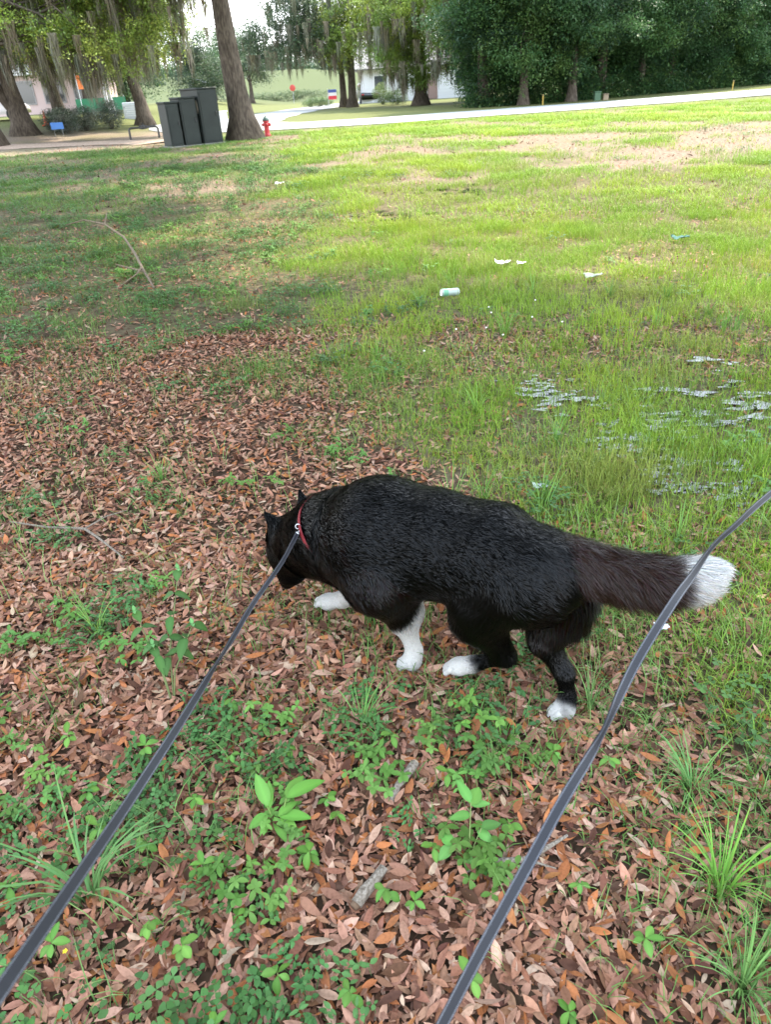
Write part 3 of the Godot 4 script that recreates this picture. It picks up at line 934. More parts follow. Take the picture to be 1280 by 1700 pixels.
	var dr := part("door", bxmesh(Vector3(0.95, 2.1, 0.07), 0.01, Vector3(0.9, 1.1, 0.055)), mat(Color(0.30, 0.20, 0.18), 0.5), t)
	part("handle", bxmesh(Vector3(0.05, 0.12, 0.05), 0.01, Vector3(1.28, 1.1, 0.116)), mat(Color(0.5, 0.45, 0.3), 0.3), dr)

	# verge posts and boxes
	for s in [[10.5, -46.9, "short yellow marker post at the dark end of the verge"], [23.5, -51.5, "short yellow marker post farther along the verge"]]:
		t = thing("marker_post", s[2], "post", on(s[0], s[1]), "yellow marker posts")
		part("shaft", bxmesh(Vector3(0.08, 0.50, 0.03), 0.008, Vector3(0, 0.20, 0)), mat(Color(0.30, 0.20, 0.03), 0.6), t)
		part("cap", bxmesh(Vector3(0.095, 0.10, 0.035), 0.008, Vector3(0, 0.496, 0)), mat(Color(0.15, 0.11, 0.03), 0.6), t)
	for s in [[14.1, -48.6, Color(0.05, 0.10, 0.055), Vector3(0.36, 0.45, 0.35), "small green service box under the wood's edge"], [14.65, -48.75, Color(0.22, 0.17, 0.11), Vector3(0.30, 0.30, 0.3), "small tan service box next to the green one"]]:
		t = thing("service_box", s[4], "box", on(s[0], s[1]))
		part("housing", bxmesh(s[3], 0.02, Vector3(0, s[3].y / 2 - 0.03, 0)), mat(s[2], 0.7), t)
		part("lid", bxmesh(Vector3(s[3].x + 0.04, 0.05, s[3].z + 0.04), 0.012, Vector3(0, s[3].y, 0)), mat(s[2], 0.7), t)


# ---------------------------------------------------------------- fallen leaves, grass, ground cover
func leaf_shapes(count: int, rows: int) -> Array:
	var out := []
	for k in count:
		var m := MB.new()
		m.leaf(Transform3D(Basis(), Vector3(0, 0, 0.5)), 1.0, rnd(0.26, 0.42), rnd(-0.5, 0.55), rnd(-0.34, 0.34), rnd(0.75, 1.1), Color(1, 1, 1), rows, rnd(0.72, 1.2))
		# a sideways bow and a twist, so that no two lie alike
		var bow := rnd(-0.16, 0.16)
		var tw := rnd(-0.7, 0.7)
		for q in m.v.size():
			var p := m.v[q]
			p.x += bow * (0.25 - p.z * p.z)
			var an := tw * p.z
			m.v[q] = Vector3(p.x * cos(an) - p.y * sin(an), p.x * sin(an) + p.y * cos(an), p.z)
		m.normals()
		out.append(m)
	return out


func leaf_tone() -> Color:
	var f := rng.randf()
	if f < 0.36:
		return vary(Color(0.33, 0.172, 0.110), 0.2)
	if f < 0.58:
		return vary(Color(0.225, 0.105, 0.063), 0.24)
	if f < 0.69:
		return vary(Color(0.39, 0.235, 0.160), 0.18)
	if f < 0.80:
		return vary(Color(0.30, 0.115, 0.045), 0.25)
	if f < 0.97:
		return vary(Color(0.10, 0.046, 0.029), 0.35)
	return vary(Color(0.40, 0.28, 0.19), 0.15)


func litter_and_grass() -> void:
	rng.seed = 1592
	var shapes := leaf_shapes(32, 4)
	var coarse := leaf_shapes(28, 4)
	var fine := leaf_shapes(24, 9)
	var all := MB.new()
	# bands: [count, z from, z to, size factor]
	for band in [[66000, -0.1, -2.4, 1.0], [74000, -2.4, -5.4, 1.0], [29000, -5.4, -11.0, 1.2], [18000, -11.0, -33.0, 1.9]]:
		for s in spots(band[0], band[1], band[2], 1.0 if band[2] > -6.0 else 0.8):
			var l := leafy(s.x, s.y)
			if s.y < -11.0:
				l = 0.10 + 0.45 * shady(s.x, s.y) + 0.8 * ss(0.02, 0.35, worn(s.x, s.y))
			if rng.randf() > l:
				continue
			var len: float = (clampf(rng.randfn(0.041, 0.011), 0.018, 0.078) if rng.randf() < 0.82 else rnd(0.010, 0.024)) * band[3]
			var up := rng.randf() * rng.randf() * 0.028 * l
			var steep := 0.22 if rng.randf() < 0.82 else 0.7
			var b := turn(rnd(0, TAU), rng.randfn() * steep, rng.randfn() * steep + (PI if rng.randf() < 0.5 else 0.0)).scaled(Vector3.ONE * len)
			all.put(pick(shapes if s.y > -2.4 else coarse), Transform3D(b, on(s.x, s.y, 0.006 + up)), leaf_tone())
	var lit := part("leaf_litter", all.mesh(), M.leaf, self)
	lit.set_meta("kind", "stuff")
	lit.set_meta("label", "thick layer of dry brown oak leaves on the ground")
	lit.set_meta("category", "leaves")
	# the large leaves on top, close to the lens, one by one
	var tones := []
	for k in 14:
		var m: StandardMaterial3D = M.leaf.duplicate()
		m.albedo_color = leaf_tone().linear_to_srgb()
		tones.append(m)
	var meshes := []
	for s in fine:
		meshes.append(s.mesh())
	var ground: Node3D = get_node("ground")
	var placed := 0
	while placed < 290:
		var s: Vector2 = spots(1, -0.5, -1.75, 0.1)[0]
		if rng.randf() > leafy(s.x, s.y):
			continue
		var o := part("fallen_leaf", pick(meshes), pick(tones), ground)
		var len := clampf(rng.randfn(0.052, 0.010), 0.034, 0.080)
		o.transform = Transform3D(turn(rnd(0, TAU), rng.randfn() * 0.2, rng.randfn() * 0.2 + (PI if rng.randf() < 0.4 else 0.0)).scaled(Vector3.ONE * len), on(s.x, s.y, 0.026 + rng.randf() * 0.012))
		placed += 1

	# grass: one clump of blades, set down many times
	var clump := MB.new()
	for k in 60:
		var a := rnd(0, TAU)
		var o := Vector3(cos(a), 0, sin(a)) * sqrt(rng.randf()) * 0.15
		var h := rnd(0.035, 0.10) * (1.7 if rng.randf() < 0.1 else 1.0)
		blade(clump, o, rnd(0, TAU), h, rnd(0.0022, 0.0044), rnd(0.2, 1.9), vary(Color(1, 1, 1), 0.25))
	var clump_mesh := clump.mesh()
	var pl := []
	var ti := []
	for band in [[5200, -0.2, -4.6, 1.0, 1.0], [6000, -4.6, -10.0, 1.25, 1.15], [6500, -10.0, -20.0, 2.0, 1.3], [6500, -20.0, -36.0, 3.6, 1.4]]:
		for s in spots(band[0], band[1], band[2], 1.0):
			var f := field(s.x, s.y)
			var q := noise2.get_noise_2d(s.x * 40.0 + 900.0, s.y * 40.0)
			var g := f * (0.46 - 0.33 * shady(s.x, s.y)) * (1.0 - 0.55 * ss(0.0, 0.45, noise2.get_noise_2d(s.x * 40.0, s.y * 40.0))) + (1.0 - f) * (0.02 + 0.10 * ss(0.1, 0.4, q) + 0.46 * ss(0.30, 0.80, s.x))
			if s.y < -14.0:
				g = 0.66 - 0.62 * ss(-0.08, 0.32, worn(s.x, s.y))
				g *= (1.0 - ss(-6, -8, s.x) * ss(-28, -31, s.y)) * (1.0 - 0.5 * shady(s.x, s.y) * ss(-27, -22, s.y))
				if s.y < -34.6 + s.x * -0.17:
					g = 0.0
			if wet(s.x, s.y) > 0.25:
				g *= 0.75
			if rng.randf() > g:
				continue
			var tall := (0.70 + 0.25 * f + 0.55 * ss(-0.1, 0.4, q)) * (1.0 - 0.3 * shady(s.x, s.y))
			var b := turn(rnd(0, TAU)).scaled(Vector3(band[3], band[4] * tall * rnd(0.75, 1.25), band[3]))
			pl.append(Transform3D(b, on(s.x, s.y, 0.0)))
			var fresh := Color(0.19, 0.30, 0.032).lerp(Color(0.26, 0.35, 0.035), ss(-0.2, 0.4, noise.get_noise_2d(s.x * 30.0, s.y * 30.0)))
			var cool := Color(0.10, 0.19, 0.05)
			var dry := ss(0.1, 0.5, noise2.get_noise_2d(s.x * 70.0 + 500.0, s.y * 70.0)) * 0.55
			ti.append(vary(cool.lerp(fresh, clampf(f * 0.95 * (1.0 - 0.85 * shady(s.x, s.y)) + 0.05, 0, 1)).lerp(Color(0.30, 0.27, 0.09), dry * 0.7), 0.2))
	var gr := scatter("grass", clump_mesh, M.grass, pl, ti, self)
	gr.set_meta("label", "short green grass of the field and between the leaves")
	gr.set_meta("category", "grass")

	# creeping ground cover: clover, small round leaves and pointed seedlings
	var kinds := [[], [], []]
	for band in [[3300, -0.2, -2.2, 1.0], [2700, -2.2, -5.5, 1.1], [4200, -5.5, -12.0, 1.35], [3600, -12.0, -22.0, 2.0]]:
		for s in spots(band[0], band[1], band[2], 0.9):
			var q := noise.get_noise_2d(s.x * 95.0 + 300.0, s.y * 95.0)
			var want := 0.03 + 0.85 * ss(0.08, 0.32, q)
			var zone := lerpf(0.17, 0.48, ss(-0.05, -0.5, s.x) * ss(-1.75, -1.2, s.y))
			zone = maxf(zone, 0.9 * ss(-4.3, -5.6, s.y) * shady(s.x, s.y))
			want = lerpf(want, 0.30 + 0.6 * want, ss(-5.0, -6.5, s.y) * shady(s.x, s.y))
			zone = maxf(zone, 0.40 * ss(-1.4, -0.9, s.y) * ss(0.2, 0.5, s.x))
			if s.x > 0.2 and s.y < -2.6:
				zone *= 0.2
			if rng.randf() > want * zone + 0.10 * ss(-1.6, -1.0, s.y) * ss(-0.1, -0.5, s.x):
				continue
			var f: float = noise2.get_noise_2d(s.x * 60.0 + 70.0, s.y * 60.0) + rng.randfn() * 0.15
			kinds[0 if f < -0.08 else (1 if f < 0.14 else 2)].append(Transform3D(turn(rnd(0, TAU)).scaled(Vector3.ONE * band[3] * rnd(0.75, 1.3)), on(s.x, s.y, 0.012)))
	var texts := [["clover_weeds", "round leaved clover low among the brown leaves", Color(0.062, 0.135, 0.037)], ["creeping_weeds", "creeping small leaved weeds spread over the brown leaves", Color(0.056, 0.128, 0.036)], ["pointed_weeds", "pale green pointed weeds scattered through the brown leaves", Color(0.085, 0.17, 0.034)]]
	for kind in 3:
		var cover := MB.new()
		for k in [13, 30, 8][kind]:
			var a := rnd(0, TAU)
			var o := Vector3(cos(a), 0, sin(a)) * sqrt(rng.randf()) * 0.085
			var h := rnd(0.010, 0.05)
			var tone := vary(Color(1, 1, 1), 0.28)
			stem(cover, o, o + Vector3(rnd(-0.01, 0.01), h, rnd(-0.01, 0.01)), 0.0008, tone)
			var n: int = [3, 2, rng.randi_range(3, 5)][kind]
			for q in n:
				var x := Transform3D(turn(TAU * q / n + rnd(-0.25, 0.25) + a, rnd(-0.35, 0.35), rnd(-0.2, 0.2)), o + Vector3(0, h, 0))
				if kind == 0:
					cover.leaf(x, rnd(0.010, 0.018), rnd(0.011, 0.018), 0.15, -0.05, 1.5, tone, 7)
				elif kind == 1:
					cover.leaf(x, rnd(0.012, 0.024), rnd(0.006, 0.012), 0.2, rnd(-0.3, 0.1), 0.8, tone, 4, 1.15)
				else:
					cover.leaf(x, rnd(0.014, 0.030), rnd(0.009, 0.016), 0.25, rnd(-0.5, 0.1), 1.15, tone, 6, 1.2)
		var tt := []
		for k in kinds[kind]:
			tt.append(vary(texts[kind][2], 0.25))
		var cv := scatter(texts[kind][0], cover.mesh(), M.green, kinds[kind], tt, self)
		cv.set_meta("label", texts[kind][1])
		cv.set_meta("category", "weeds")
	# thin single blades everywhere between the leaves
	var wisp := MB.new()
	for k in 12:
		var a := rnd(0, TAU)
		blade(wisp, Vector3(cos(a), 0, sin(a)) * sqrt(rng.randf()) * 0.13, rnd(0, TAU), rnd(0.05, 0.17), rnd(0.0016, 0.0032), rnd(0.3, 1.4), vary(Color(1, 1, 1), 0.3), 4)
	pl = []
	ti = []
	for s in spots(1300, -0.2, -4.6, 0.9):
		var want := 0.08 + 0.45 * ss(0.25, 0.8, s.x) + 0.25 * ss(0.0, 0.4, noise.get_noise_2d(s.x * 80.0 + 40.0, s.y * 80.0))
		if rng.randf() < want:
			pl.append(Transform3D(turn(rnd(0, TAU)).scaled(Vector3.ONE * rnd(0.7, 1.2)), on(s.x, s.y, 0.004)))
			ti.append(vary(Color(0.15, 0.25, 0.07), 0.25))
	var wg := scatter("sparse_grass", wisp.mesh(), M.grass, pl, ti, self)
	wg.set_meta("label", "thin scattered grass blades growing up through the brown leaves")
	wg.set_meta("category", "grass")
	print("litter triangles ", all.i.size() / 3)


func blade(m: MB, o: Vector3, yaw: float, h: float, w: float, bend: float, col: Color, segs := 3) -> void:
	var d := Vector3(cos(yaw), 0, sin(yaw))
	var s := Vector3(-d.z, 0, d.x) * w * 0.5
	var p := PackedVector3Array()
	var idx := PackedInt32Array()
	var c := o
	var an := 0.12
	for k in segs:
		var wk := 1.0 - 0.55 * float(k) / segs
		p.append(c - s * wk)
		p.append(c + s * wk)
		c += (Vector3.UP * cos(an) + d * sin(an)) * (h / segs)
		an += bend * 1.6 / segs
		if k < segs - 1:
			idx.append_array([k * 2, k * 2 + 1, k * 2 + 2, k * 2 + 1, k * 2 + 3, k * 2 + 2])
	p.append(c)
	idx.append_array([segs * 2 - 2, segs * 2 - 1, segs * 2])
	m.flat(p, idx, col)


func stem(m: MB, a: Vector3, b: Vector3, r: float, col: Color) -> void:
	m.tube([a, a.lerp(b, 0.5), b], [r, r, r * 0.8], 4, col, 0.0, false)


# ---------------------------------------------------------------- plants one can point at
func one_leaf(t: Node3D, x: Transform3D, length: float, width: float, fold: float, curl: float, col: Color, peak := 0.85) -> void:
	var m := MB.new()
	m.leaf(x, length, width, fold, curl, peak, col, 7, 1.3)
	part("leaf", m.mesh(), M.green, t)


func small_plants() -> void:
	rng.seed = 1444
	# broad leaved seedling in the middle of the near ground
	var t := thing("broadleaf_seedling", "bright green seedling with long pointed leaves, largest in the near ground", "plant", on(-0.31, -1.09, 0.0))
	var st := MB.new()
	stem(st, Vector3(0, -0.02, 0), Vector3(-0.012, 0.075, -0.01), 0.0025, Color(0.16, 0.24, 0.07))
	stem(st, Vector3(0, -0.02, 0), Vector3(0.03, 0.075, -0.03), 0.0025, Color(0.16, 0.24, 0.07))
	part("stem", st.mesh(), M.green, t)
	var bg := Color(0.10, 0.22, 0.04)
	for s in [[-0.012, 0.075, -0.01, 0.45, 0.75, 0.085, 0.034], [-0.012, 0.06, -0.01, 0.05, 0.55, 0.075, 0.026], [-0.01, 0.055, 0.0, 1.9, -0.15, 0.060, 0.034], [0.0, 0.05, 0.0, 3.7, -0.25, 0.070, 0.026], [0.03, 0.075, -0.03, -1.15, 0.25, 0.105, 0.04], [0.03, 0.07, -0.03, -0.55, 0.3, 0.075, 0.036], [0.01, 0.05, 0.0, -1.55, 0.0, 0.085, 0.034], [0.01, 0.05, 0.0, -0.85, 0.2, 0.062, 0.026], [-0.01, 0.045, 0.0, 2.6, -0.3, 0.05, 0.022], [0.015, 0.05, 0.0, -2.2, -0.2, 0.06, 0.026]]:
		one_leaf(t, Transform3D(turn(s[3], s[4]), Vector3(s[0], s[1], s[2])), s[5], s[6], 0.25, -0.22, vary(bg, 0.2))

	# tall weed left of the leash
	t = thing("nettle_weed", "tall weed with paired toothed dark leaves beside the leash", "plant", on(-0.66, -1.53))
	st = MB.new()
	var tips := [Vector3(0.045, 0.35, -0.19), Vector3(-0.085, 0.26, -0.12), Vector3(0.09, 0.24, -0.07), Vector3(-0.03, 0.19, -0.05)]
	for p in tips:
		st.tube([Vector3(0, -0.02, 0), Vector3(p.x * 0.25, p.y * 0.45, p.z * 0.3), p], [0.0028, 0.0024, 0.0012], 5, Color(0.14, 0.17, 0.07))
	part("stem", st.mesh(), M.green, t)
	var wg := Color(0.040, 0.090, 0.022)
	for k in 4:
		var p: Vector3 = tips[k]
		var levels: int = [5, 3, 3, 2][k]
		for q in levels:
			var f := 1.0 - q * 0.14
			var c := Vector3(p.x * f * f, p.y * f, p.z * f * f)
			for s in [0.0, PI]:
				var yw: float = q * 1.57 + s + k * 0.7
				one_leaf(t, Transform3D(turn(yw, -0.25 + rnd(-0.15, 0.15)), c), rnd(0.046, 0.068) * (0.75 if q == 0 else 1.05), rnd(0.026, 0.038), 0.22, -0.35, vary(wg, 0.18), 0.72)
		for s in 2:
			one_leaf(t, Transform3D(turn(s * PI + 0.4, 0.5), p), 0.025, 0.012, 0.3, -0.2, vary(Color(0.10, 0.22, 0.07), 0.1), 0.72)

	# upright oval leaved plant right of the middle
	t = thing("oval_leaf_plant", "small plant with oval leaves on bare stems near the twig", "plant", on(0.14, -0.98))
	st = MB.new()
	for p in [Vector3(0.01, 0.14, -0.05), Vector3(0.03, 0.09, -0.02), Vector3(-0.04, 0.06, 0.0)]:
		st.tube([Vector3(0, -0.02, 0), Vector3(p.x * 0.4, p.y * 0.5, p.z * 0.4), p], [0.0022, 0.0018, 0.0012], 5, Color(0.17, 0.22, 0.08))
	part("stem", st.mesh(), M.green, t)
	for s in [[0.01, 0.14, -0.05, 0.5, 0.5, 0.062, 0.026], [0.01, 0.13, -0.05, -0.5, 0.2, 0.055, 0.036], [0.01, 0.13, -0.05, -1.4, 0.0, 0.050, 0.022], [0.01, 0.11, -0.04, 1.5, -0.1, 0.055, 0.028], [0.03, 0.09, -0.02, -1.2, -0.1, 0.056, 0.03], [0.02, 0.08, -0.02, -2.0, -0.3, 0.045, 0.03], [-0.04, 0.06, 0.0, 0.4, 0.2, 0.045, 0.03], [-0.04, 0.06, 0.0, 2.2, -0.2, 0.042, 0.03], [0.0, 0.04, 0.01, 2.9, -0.3, 0.036, 0.026], [0.02, 0.03, 0.02, -2.7, -0.2, 0.035, 0.025]]:
		one_leaf(t, Transform3D(turn(s[3], s[4]), Vector3(s[0], s[1], s[2])), s[5], s[6], 0.2, -0.18, vary(Color(0.075, 0.175, 0.04), 0.25), 0.75)

	# tufts of long grass
	var gg := "tufts of long grass"
	tuft("long arching sedge tuft beside the near end of the leash", gg, on(-0.70, -0.93), 26, 0.16, 0.40, 0.0075, 1.25, Color(0.10, 0.20, 0.065))
	tuft("upright bright green tuft at the right edge of the leaves", gg, on(0.66, -0.87), 46, 0.10, 0.28, 0.0045, 0.9, Color(0.14, 0.29, 0.05))
	tuft("small arching tuft in front of the dog's white forefoot", gg, on(-0.10, -1.38), 20, 0.08, 0.21, 0.0045, 1.0, Color(0.11, 0.23, 0.055))
	tuft("short dense tuft below the dog's hind feet", gg, on(0.27, -1.30), 34, 0.05, 0.10, 0.004, 0.7, Color(0.12, 0.27, 0.05))
	tuft("wispy tuft beside the standing hind foot", gg, on(0.53, -1.40), 26, 0.10, 0.20, 0.0035, 1.1, Color(0.13, 0.24, 0.075))
	tuft("loose pale tuft behind the second leash", gg, on(0.70, -1.12), 44, 0.08, 0.24, 0.0036, 1.3, Color(0.12, 0.24, 0.07))
	tuft("thin tuft at the bottom right corner", gg, on(0.62, -0.68), 40, 0.08, 0.22, 0.0038, 1.4, Color(0.13, 0.25, 0.07))
	tuft("wiry tuft left of the tall weed", gg, on(-0.98, -1.86), 18, 0.10, 0.22, 0.004, 0.9, Color(0.16, 0.28, 0.06))
	tuft("upright tuft standing alone on the leaves at the left", gg, on(-1.03, -2.95), 26, 0.10, 0.22, 0.004, 0.7, Color(0.13, 0.26, 0.06))
	tuft("seeding tuft at the field edge behind the dog", gg, on(0.27, -2.55), 30, 0.12, 0.28, 0.004, 0.7, Color(0.15, 0.27, 0.06))
	for k in 60:
		var s: Vector2 = spots(1, -1.6, -6.5, 0.2)[0]
		if field(s.x, s.y) < 0.6 or s.x < 0.0:
			continue
		tuft("loose tuft of longer grass standing in the field behind the dog", "longer tufts in the field", on(s.x, s.y), 26, 0.10, 0.24, 0.0042, 0.9, vary(Color(0.13, 0.24, 0.05), 0.2))

	# five-leaved creeper seedlings
	var protos := []
	for k in 4:
		var o := thing("creeper_seedling", "small light green creeper seedling with five pointed leaflets among the leaves", "plant", Vector3.ZERO, "creeper seedlings among the leaves")
		var sm := MB.new()
		var h := rnd(0.03, 0.055)
		stem(sm, Vector3(0, -0.02, 0), Vector3(0.004, h, 0), 0.0011, Color(0.20, 0.20, 0.08))
		part("stem", sm.mesh(), M.green, o)
		for q in 5:
			one_leaf(o, Transform3D(turn(TAU * q / 5.0 + rnd(-0.35, 0.35), rnd(-0.4, 0.5), rnd(-0.3, 0.3)), Vector3(0.004, h * rnd(0.8, 1.1), 0)), rnd(0.022, 0.038), rnd(0.013, 0.020), 0.3, rnd(-0.6, -0.05), vary(Color(0.075, 0.16, 0.030), 0.3), 1.2)
		protos.append(o)
	var places := [[-0.56, -0.83], [-0.60, -1.02], [-0.47, -0.98], [-0.36, -0.86], [-0.48, -0.78], [-0.43, -1.28], [-0.52, -1.16], [-0.20, -1.14], [-0.14, -1.08], [-0.05, -0.90], [0.02, -0.86], [0.22, -1.04], [0.05, -0.98], [-0.25, -0.72], [-0.75, -0.80], [-0.80, -1.20], [-0.92, -1.36], [-1.0, -1.10], [-0.66, -1.30], [-0.30, -1.30], [0.10, -1.18], [0.38, -0.90], [0.45, -0.76], [0.30, -0.66], [0.12, -0.70], [-0.12, -0.68], [-0.38, -0.66], [-0.62, -0.66], [-0.74, -1.08], [-0.86, -0.95], [0.52, -1.18], [0.40, -1.24], [-0.02, -1.30], [-0.45, -1.45], [0.15, -1.33], [-0.20, -0.98]]
	for k in places.size():
		var o: Node3D
		if k < 4:
			o = protos[k]
		else:
			o = protos[k % 4].duplicate()
			o.name = numbered("creeper_seedling")
			add_child(o)
		o.position = on(places[k][0] + rnd(-0.02, 0.02), places[k][1] + rnd(-0.02, 0.02), 0.01)
		o.rotation.y = rnd(0, TAU)
		o.scale = Vector3.ONE * rnd(0.8, 1.2)
	# a yellow flower and the little white ones by the wet ground
	t = thing("yellow_flower", "tiny yellow flower among the weeds in the near left corner", "flower", on(-0.70, -0.80))
	var fs := MB.new()
	stem(fs, Vector3(0, -0.01, 0), Vector3(0, 0.055, 0), 0.0008, Color(0.14, 0.22, 0.07))
	part("stem", fs.mesh(), M.green, t)
	for q in 5:
		var pm := MB.new()
		pm.leaf(Transform3D(turn(TAU * q / 5.0, 0.3), Vector3(0, 0.055, 0)), 0.006, 0.005, 0.1, 0.0, 0.6, Color(0.75, 0.50, 0.03), 4)
		part("petal", pm.mesh(), M.green, t)
	for k in 9:
		t = thing("white_flower", "small white flower head in the grass above the wet ground", "flower", on(0.72 + rng.randfn() * 0.3, -4.6 + rng.randfn() * 0.4), "white flowers in the grass")
		var ws := MB.new()
		stem(ws, Vector3(0, 0, 0), Vector3(0, 0.13, 0), 0.0012, Color(0.14, 0.22, 0.07))
		part("stem", ws.mesh(), M.green, t)
		var wh := MB.new()
		wh.lathe(Transform3D(Basis(), Vector3(0, 0.126, 0)), [[0.0, -0.003], [0.005, 0.0], [0.007, 0.004], [0.004, 0.007], [0.0, 0.008]], 8, Color(0.75, 0.74, 0.68))
		part("head", wh.mesh(), M.green, t)


func tuft(label: String, group: String, at: Vector3, count: int, h0: float, h1: float, w: float, bend: float, col: Color) -> void:
	var t := thing("grass_tuft", label, "grass tuft", at, group)
	if at.z < -3.2:
		var far := MB.new()
		for k in count:
			var a := rnd(0, TAU)
			blade(far, Vector3(cos(a), 0, sin(a)) * rng.randf() * 0.03 - Vector3(0, 0.01, 0), a + rnd(-0.6, 0.6), rnd(h0, h1), w * rnd(0.7, 1.2), bend * rnd(0.4, 1.3), vary(col, 0.22), 5)
		part("blades", far.mesh(), M.grass, t).set_meta("kind", "stuff")
		return
	for k in count:
		var m := MB.new()
		var a := rnd(0, TAU)
		blade(m, Vector3(cos(a), 0, sin(a)) * rng.randf() * 0.025 - Vector3(0, 0.01, 0), a + rnd(-0.6, 0.6), rnd(h0, h1), w * rnd(0.7, 1.2), bend * rnd(0.4, 1.3), vary(col, 0.22), 5)
		part("blade", m.mesh(), M.grass, t)


# ---------------------------------------------------------------- sticks and dropped rubbish
func rubbish() -> void:
	rng.seed = 1259
	var t := thing("broken_stick", "short thick broken stick with flaking pale bark, nearest the bottom", "stick", on(-0.085, -0.915))
	var m := MB.new()
	m.tube([Vector3(-0.030, 0.030, 0.034), Vector3(-0.012, 0.036, 0.012), Vector3(0.012, 0.039, -0.012), Vector3(0.032, 0.042, -0.036)], [0.0125, 0.0135, 0.012, 0.0105], 12, Color(1, 1, 1), 0.10)
	part("bark", m.mesh(), M.stick, t)
	m = MB.new()
	m.tube([Vector3(-0.037, 0.029, 0.041), Vector3(-0.029, 0.030, 0.033)], [0.009, 0.0115], 10, Color(0.12, 0.075, 0.05))
	part("broken_end", m.mesh(), M.wood, t)
	t = thing("broken_stick", "short pale barked stick just above the nearest one", "stick", on(0.005, -1.18))
	m = MB.new()
	m.tube([Vector3(-0.036, 0.020, 0.046), Vector3(-0.016, 0.036, 0.016), Vector3(0.006, 0.040, -0.012), Vector3(0.030, 0.044, -0.044)], [0.007, 0.0105, 0.0125, 0.0115], 12, Color(1, 1, 1), 0.10)
	part("bark", m.mesh(), M.stick, t)
	m = MB.new()
	m.tube([Vector3(0.029, 0.044, -0.043), Vector3(0.033, 0.0445, -0.048)], [0.0105, 0.008], 10, Color(0.30, 0.24, 0.17))
	part("broken_end", m.mesh(), M.wood, t)
	t = thing("twig", "long thin twig lying behind the second leash", "twig", on(0.24, -0.96))
	m = MB.new()
	m.tube([Vector3(-0.11, 0.024, 0.020), Vector3(-0.05, 0.036, 0.004), Vector3(0.02, 0.038, 0.008), Vector3(0.07, 0.036, -0.016), Vector3(0.13, 0.030, -0.05)], [0.0035, 0.006, 0.007, 0.006, 0.003], 8, Color(1, 1, 1), 0.08)
	part("stem", m.mesh(), M.stick, t)
	m = MB.new()
	m.tube([Vector3(0.02, 0.038, 0.008), Vector3(0.045, 0.045, 0.022), Vector3(0.085, 0.034, 0.03)], [0.004, 0.003, 0.0015], 6, Color(1, 1, 1))
	part("side_twig", m.mesh(), M.stick, t)
	t = thing("twig", "crooked grey twig on the leaves at the left", "twig", on(-1.25, -2.50))
	m = MB.new()
	m.tube([Vector3(-0.34, 0.025, -0.12), Vector3(-0.15, 0.04, -0.03), Vector3(0.02, 0.038, 0.0), Vector3(0.10, 0.042, 0.08), Vector3(0.24, 0.03, 0.22)], [0.003, 0.005, 0.006, 0.005, 0.003], 8, Color(1, 1, 1), 0.08)
	part("stem", m.mesh(), M.stick, t)
	m = MB.new()
	m.tube([Vector3(0.02, 0.038, 0.0), Vector3(0.09, 0.05, -0.07), Vector3(0.16, 0.045, -0.12)], [0.004, 0.003, 0.0015], 6, Color(1, 1, 1))
	part("side_twig", m.mesh(), M.stick, t)
	t = thing("fallen_branch", "long bare fallen branch bent like a hook in the shaded grass", "branch", Vector3.ZERO)
	m = MB.new()
	m.tube([on(-4.15, -10.6, 0.10), on(-3.85, -10.5, 0.17), on(-3.45, -10.1, 0.16), on(-2.95, -9.2, 0.13), on(-2.55, -8.2, 0.11), on(-2.22, -7.3, 0.10), on(-1.98, -6.7, 0.06)], [0.007, 0.009, 0.011, 0.013, 0.014, 0.013, 0.009], 8, Color(1, 1, 1), 0.06)
	part("limb", m.mesh(), M.branch, t)
	for s in [[on(-3.45, -10.1, 0.16), on(-3.62, -10.8, 0.20), on(-3.72, -11.2, 0.12)], [on(-2.22, -7.3, 0.10), on(-2.45, -7.35, 0.15), on(-2.62, -7.7, 0.10)], [on(-2.30, -7.5, 0.10), on(-2.2, -7.0, 0.14), on(-2.35, -6.75, 0.06)]]:
		m = MB.new()
		m.tube(s, [0.009, 0.007, 0.003], 6, Color(1, 1, 1))
		part("side_branch", m.mesh(), M.branch, t)

	# drinks can
	t = thing("drinks_can", "crushed silver and green drinks can lying in the grass", "can", on(0.646, -5.98, 0.075))
	t.rotation = Vector3(0, 0.25, PI / 2 - 0.06)
	m = MB.new()
	m.lathe(Transform3D(), [[0.024, -0.078], [0.031, -0.070], [0.031, -0.03], [0.028, -0.01], [0.031, 0.015], [0.031, 0.066], [0.026, 0.076]], 20, Color(1, 1, 1))
	part("body", m.mesh(), mat(Color(0.26, 0.32, 0.29), 0.35, 0.6), t)
	m = MB.new()
	m.lathe(Transform3D(), [[0.0, -0.074], [0.022, -0.074], [0.0245, -0.079], [0.0245, -0.077]], 20, Color(1, 1, 1))
	part("lid", m.mesh(), mat(Color(0.75, 0.75, 0.76), 0.3, 0.8), t)
	m = MB.new()
	m.lathe(Transform3D(), [[0.0, 0.072], [0.02, 0.070], [0.0265, 0.0765], [0.0265, 0.0755]], 20, Color(1, 1, 1))
	part("base", m.mesh(), mat(Color(0.75, 0.75, 0.76), 0.3, 0.8), t)
	m = MB.new()
	m.lathe(Transform3D(), [[0.0312, 0.02], [0.0316, 0.021], [0.0316, 0.06], [0.0312, 0.061]], 20, Color(1, 1, 1))
	part("green_band", m.mesh(), mat(Color(0.10, 0.28, 0.17), 0.4), t)

	crumple("paper_scrap", "larger crumpled white paper scrap in the field", "paper", on(1.29, -7.16, 0.07), 0.055, Color(0.62, 0.62, 0.62), 3)
	crumple("paper_scrap", "smaller white paper scrap just right of the larger one", "paper", on(1.47, -7.12, 0.065), 0.032, Color(0.82, 0.82, 0.82), 8)
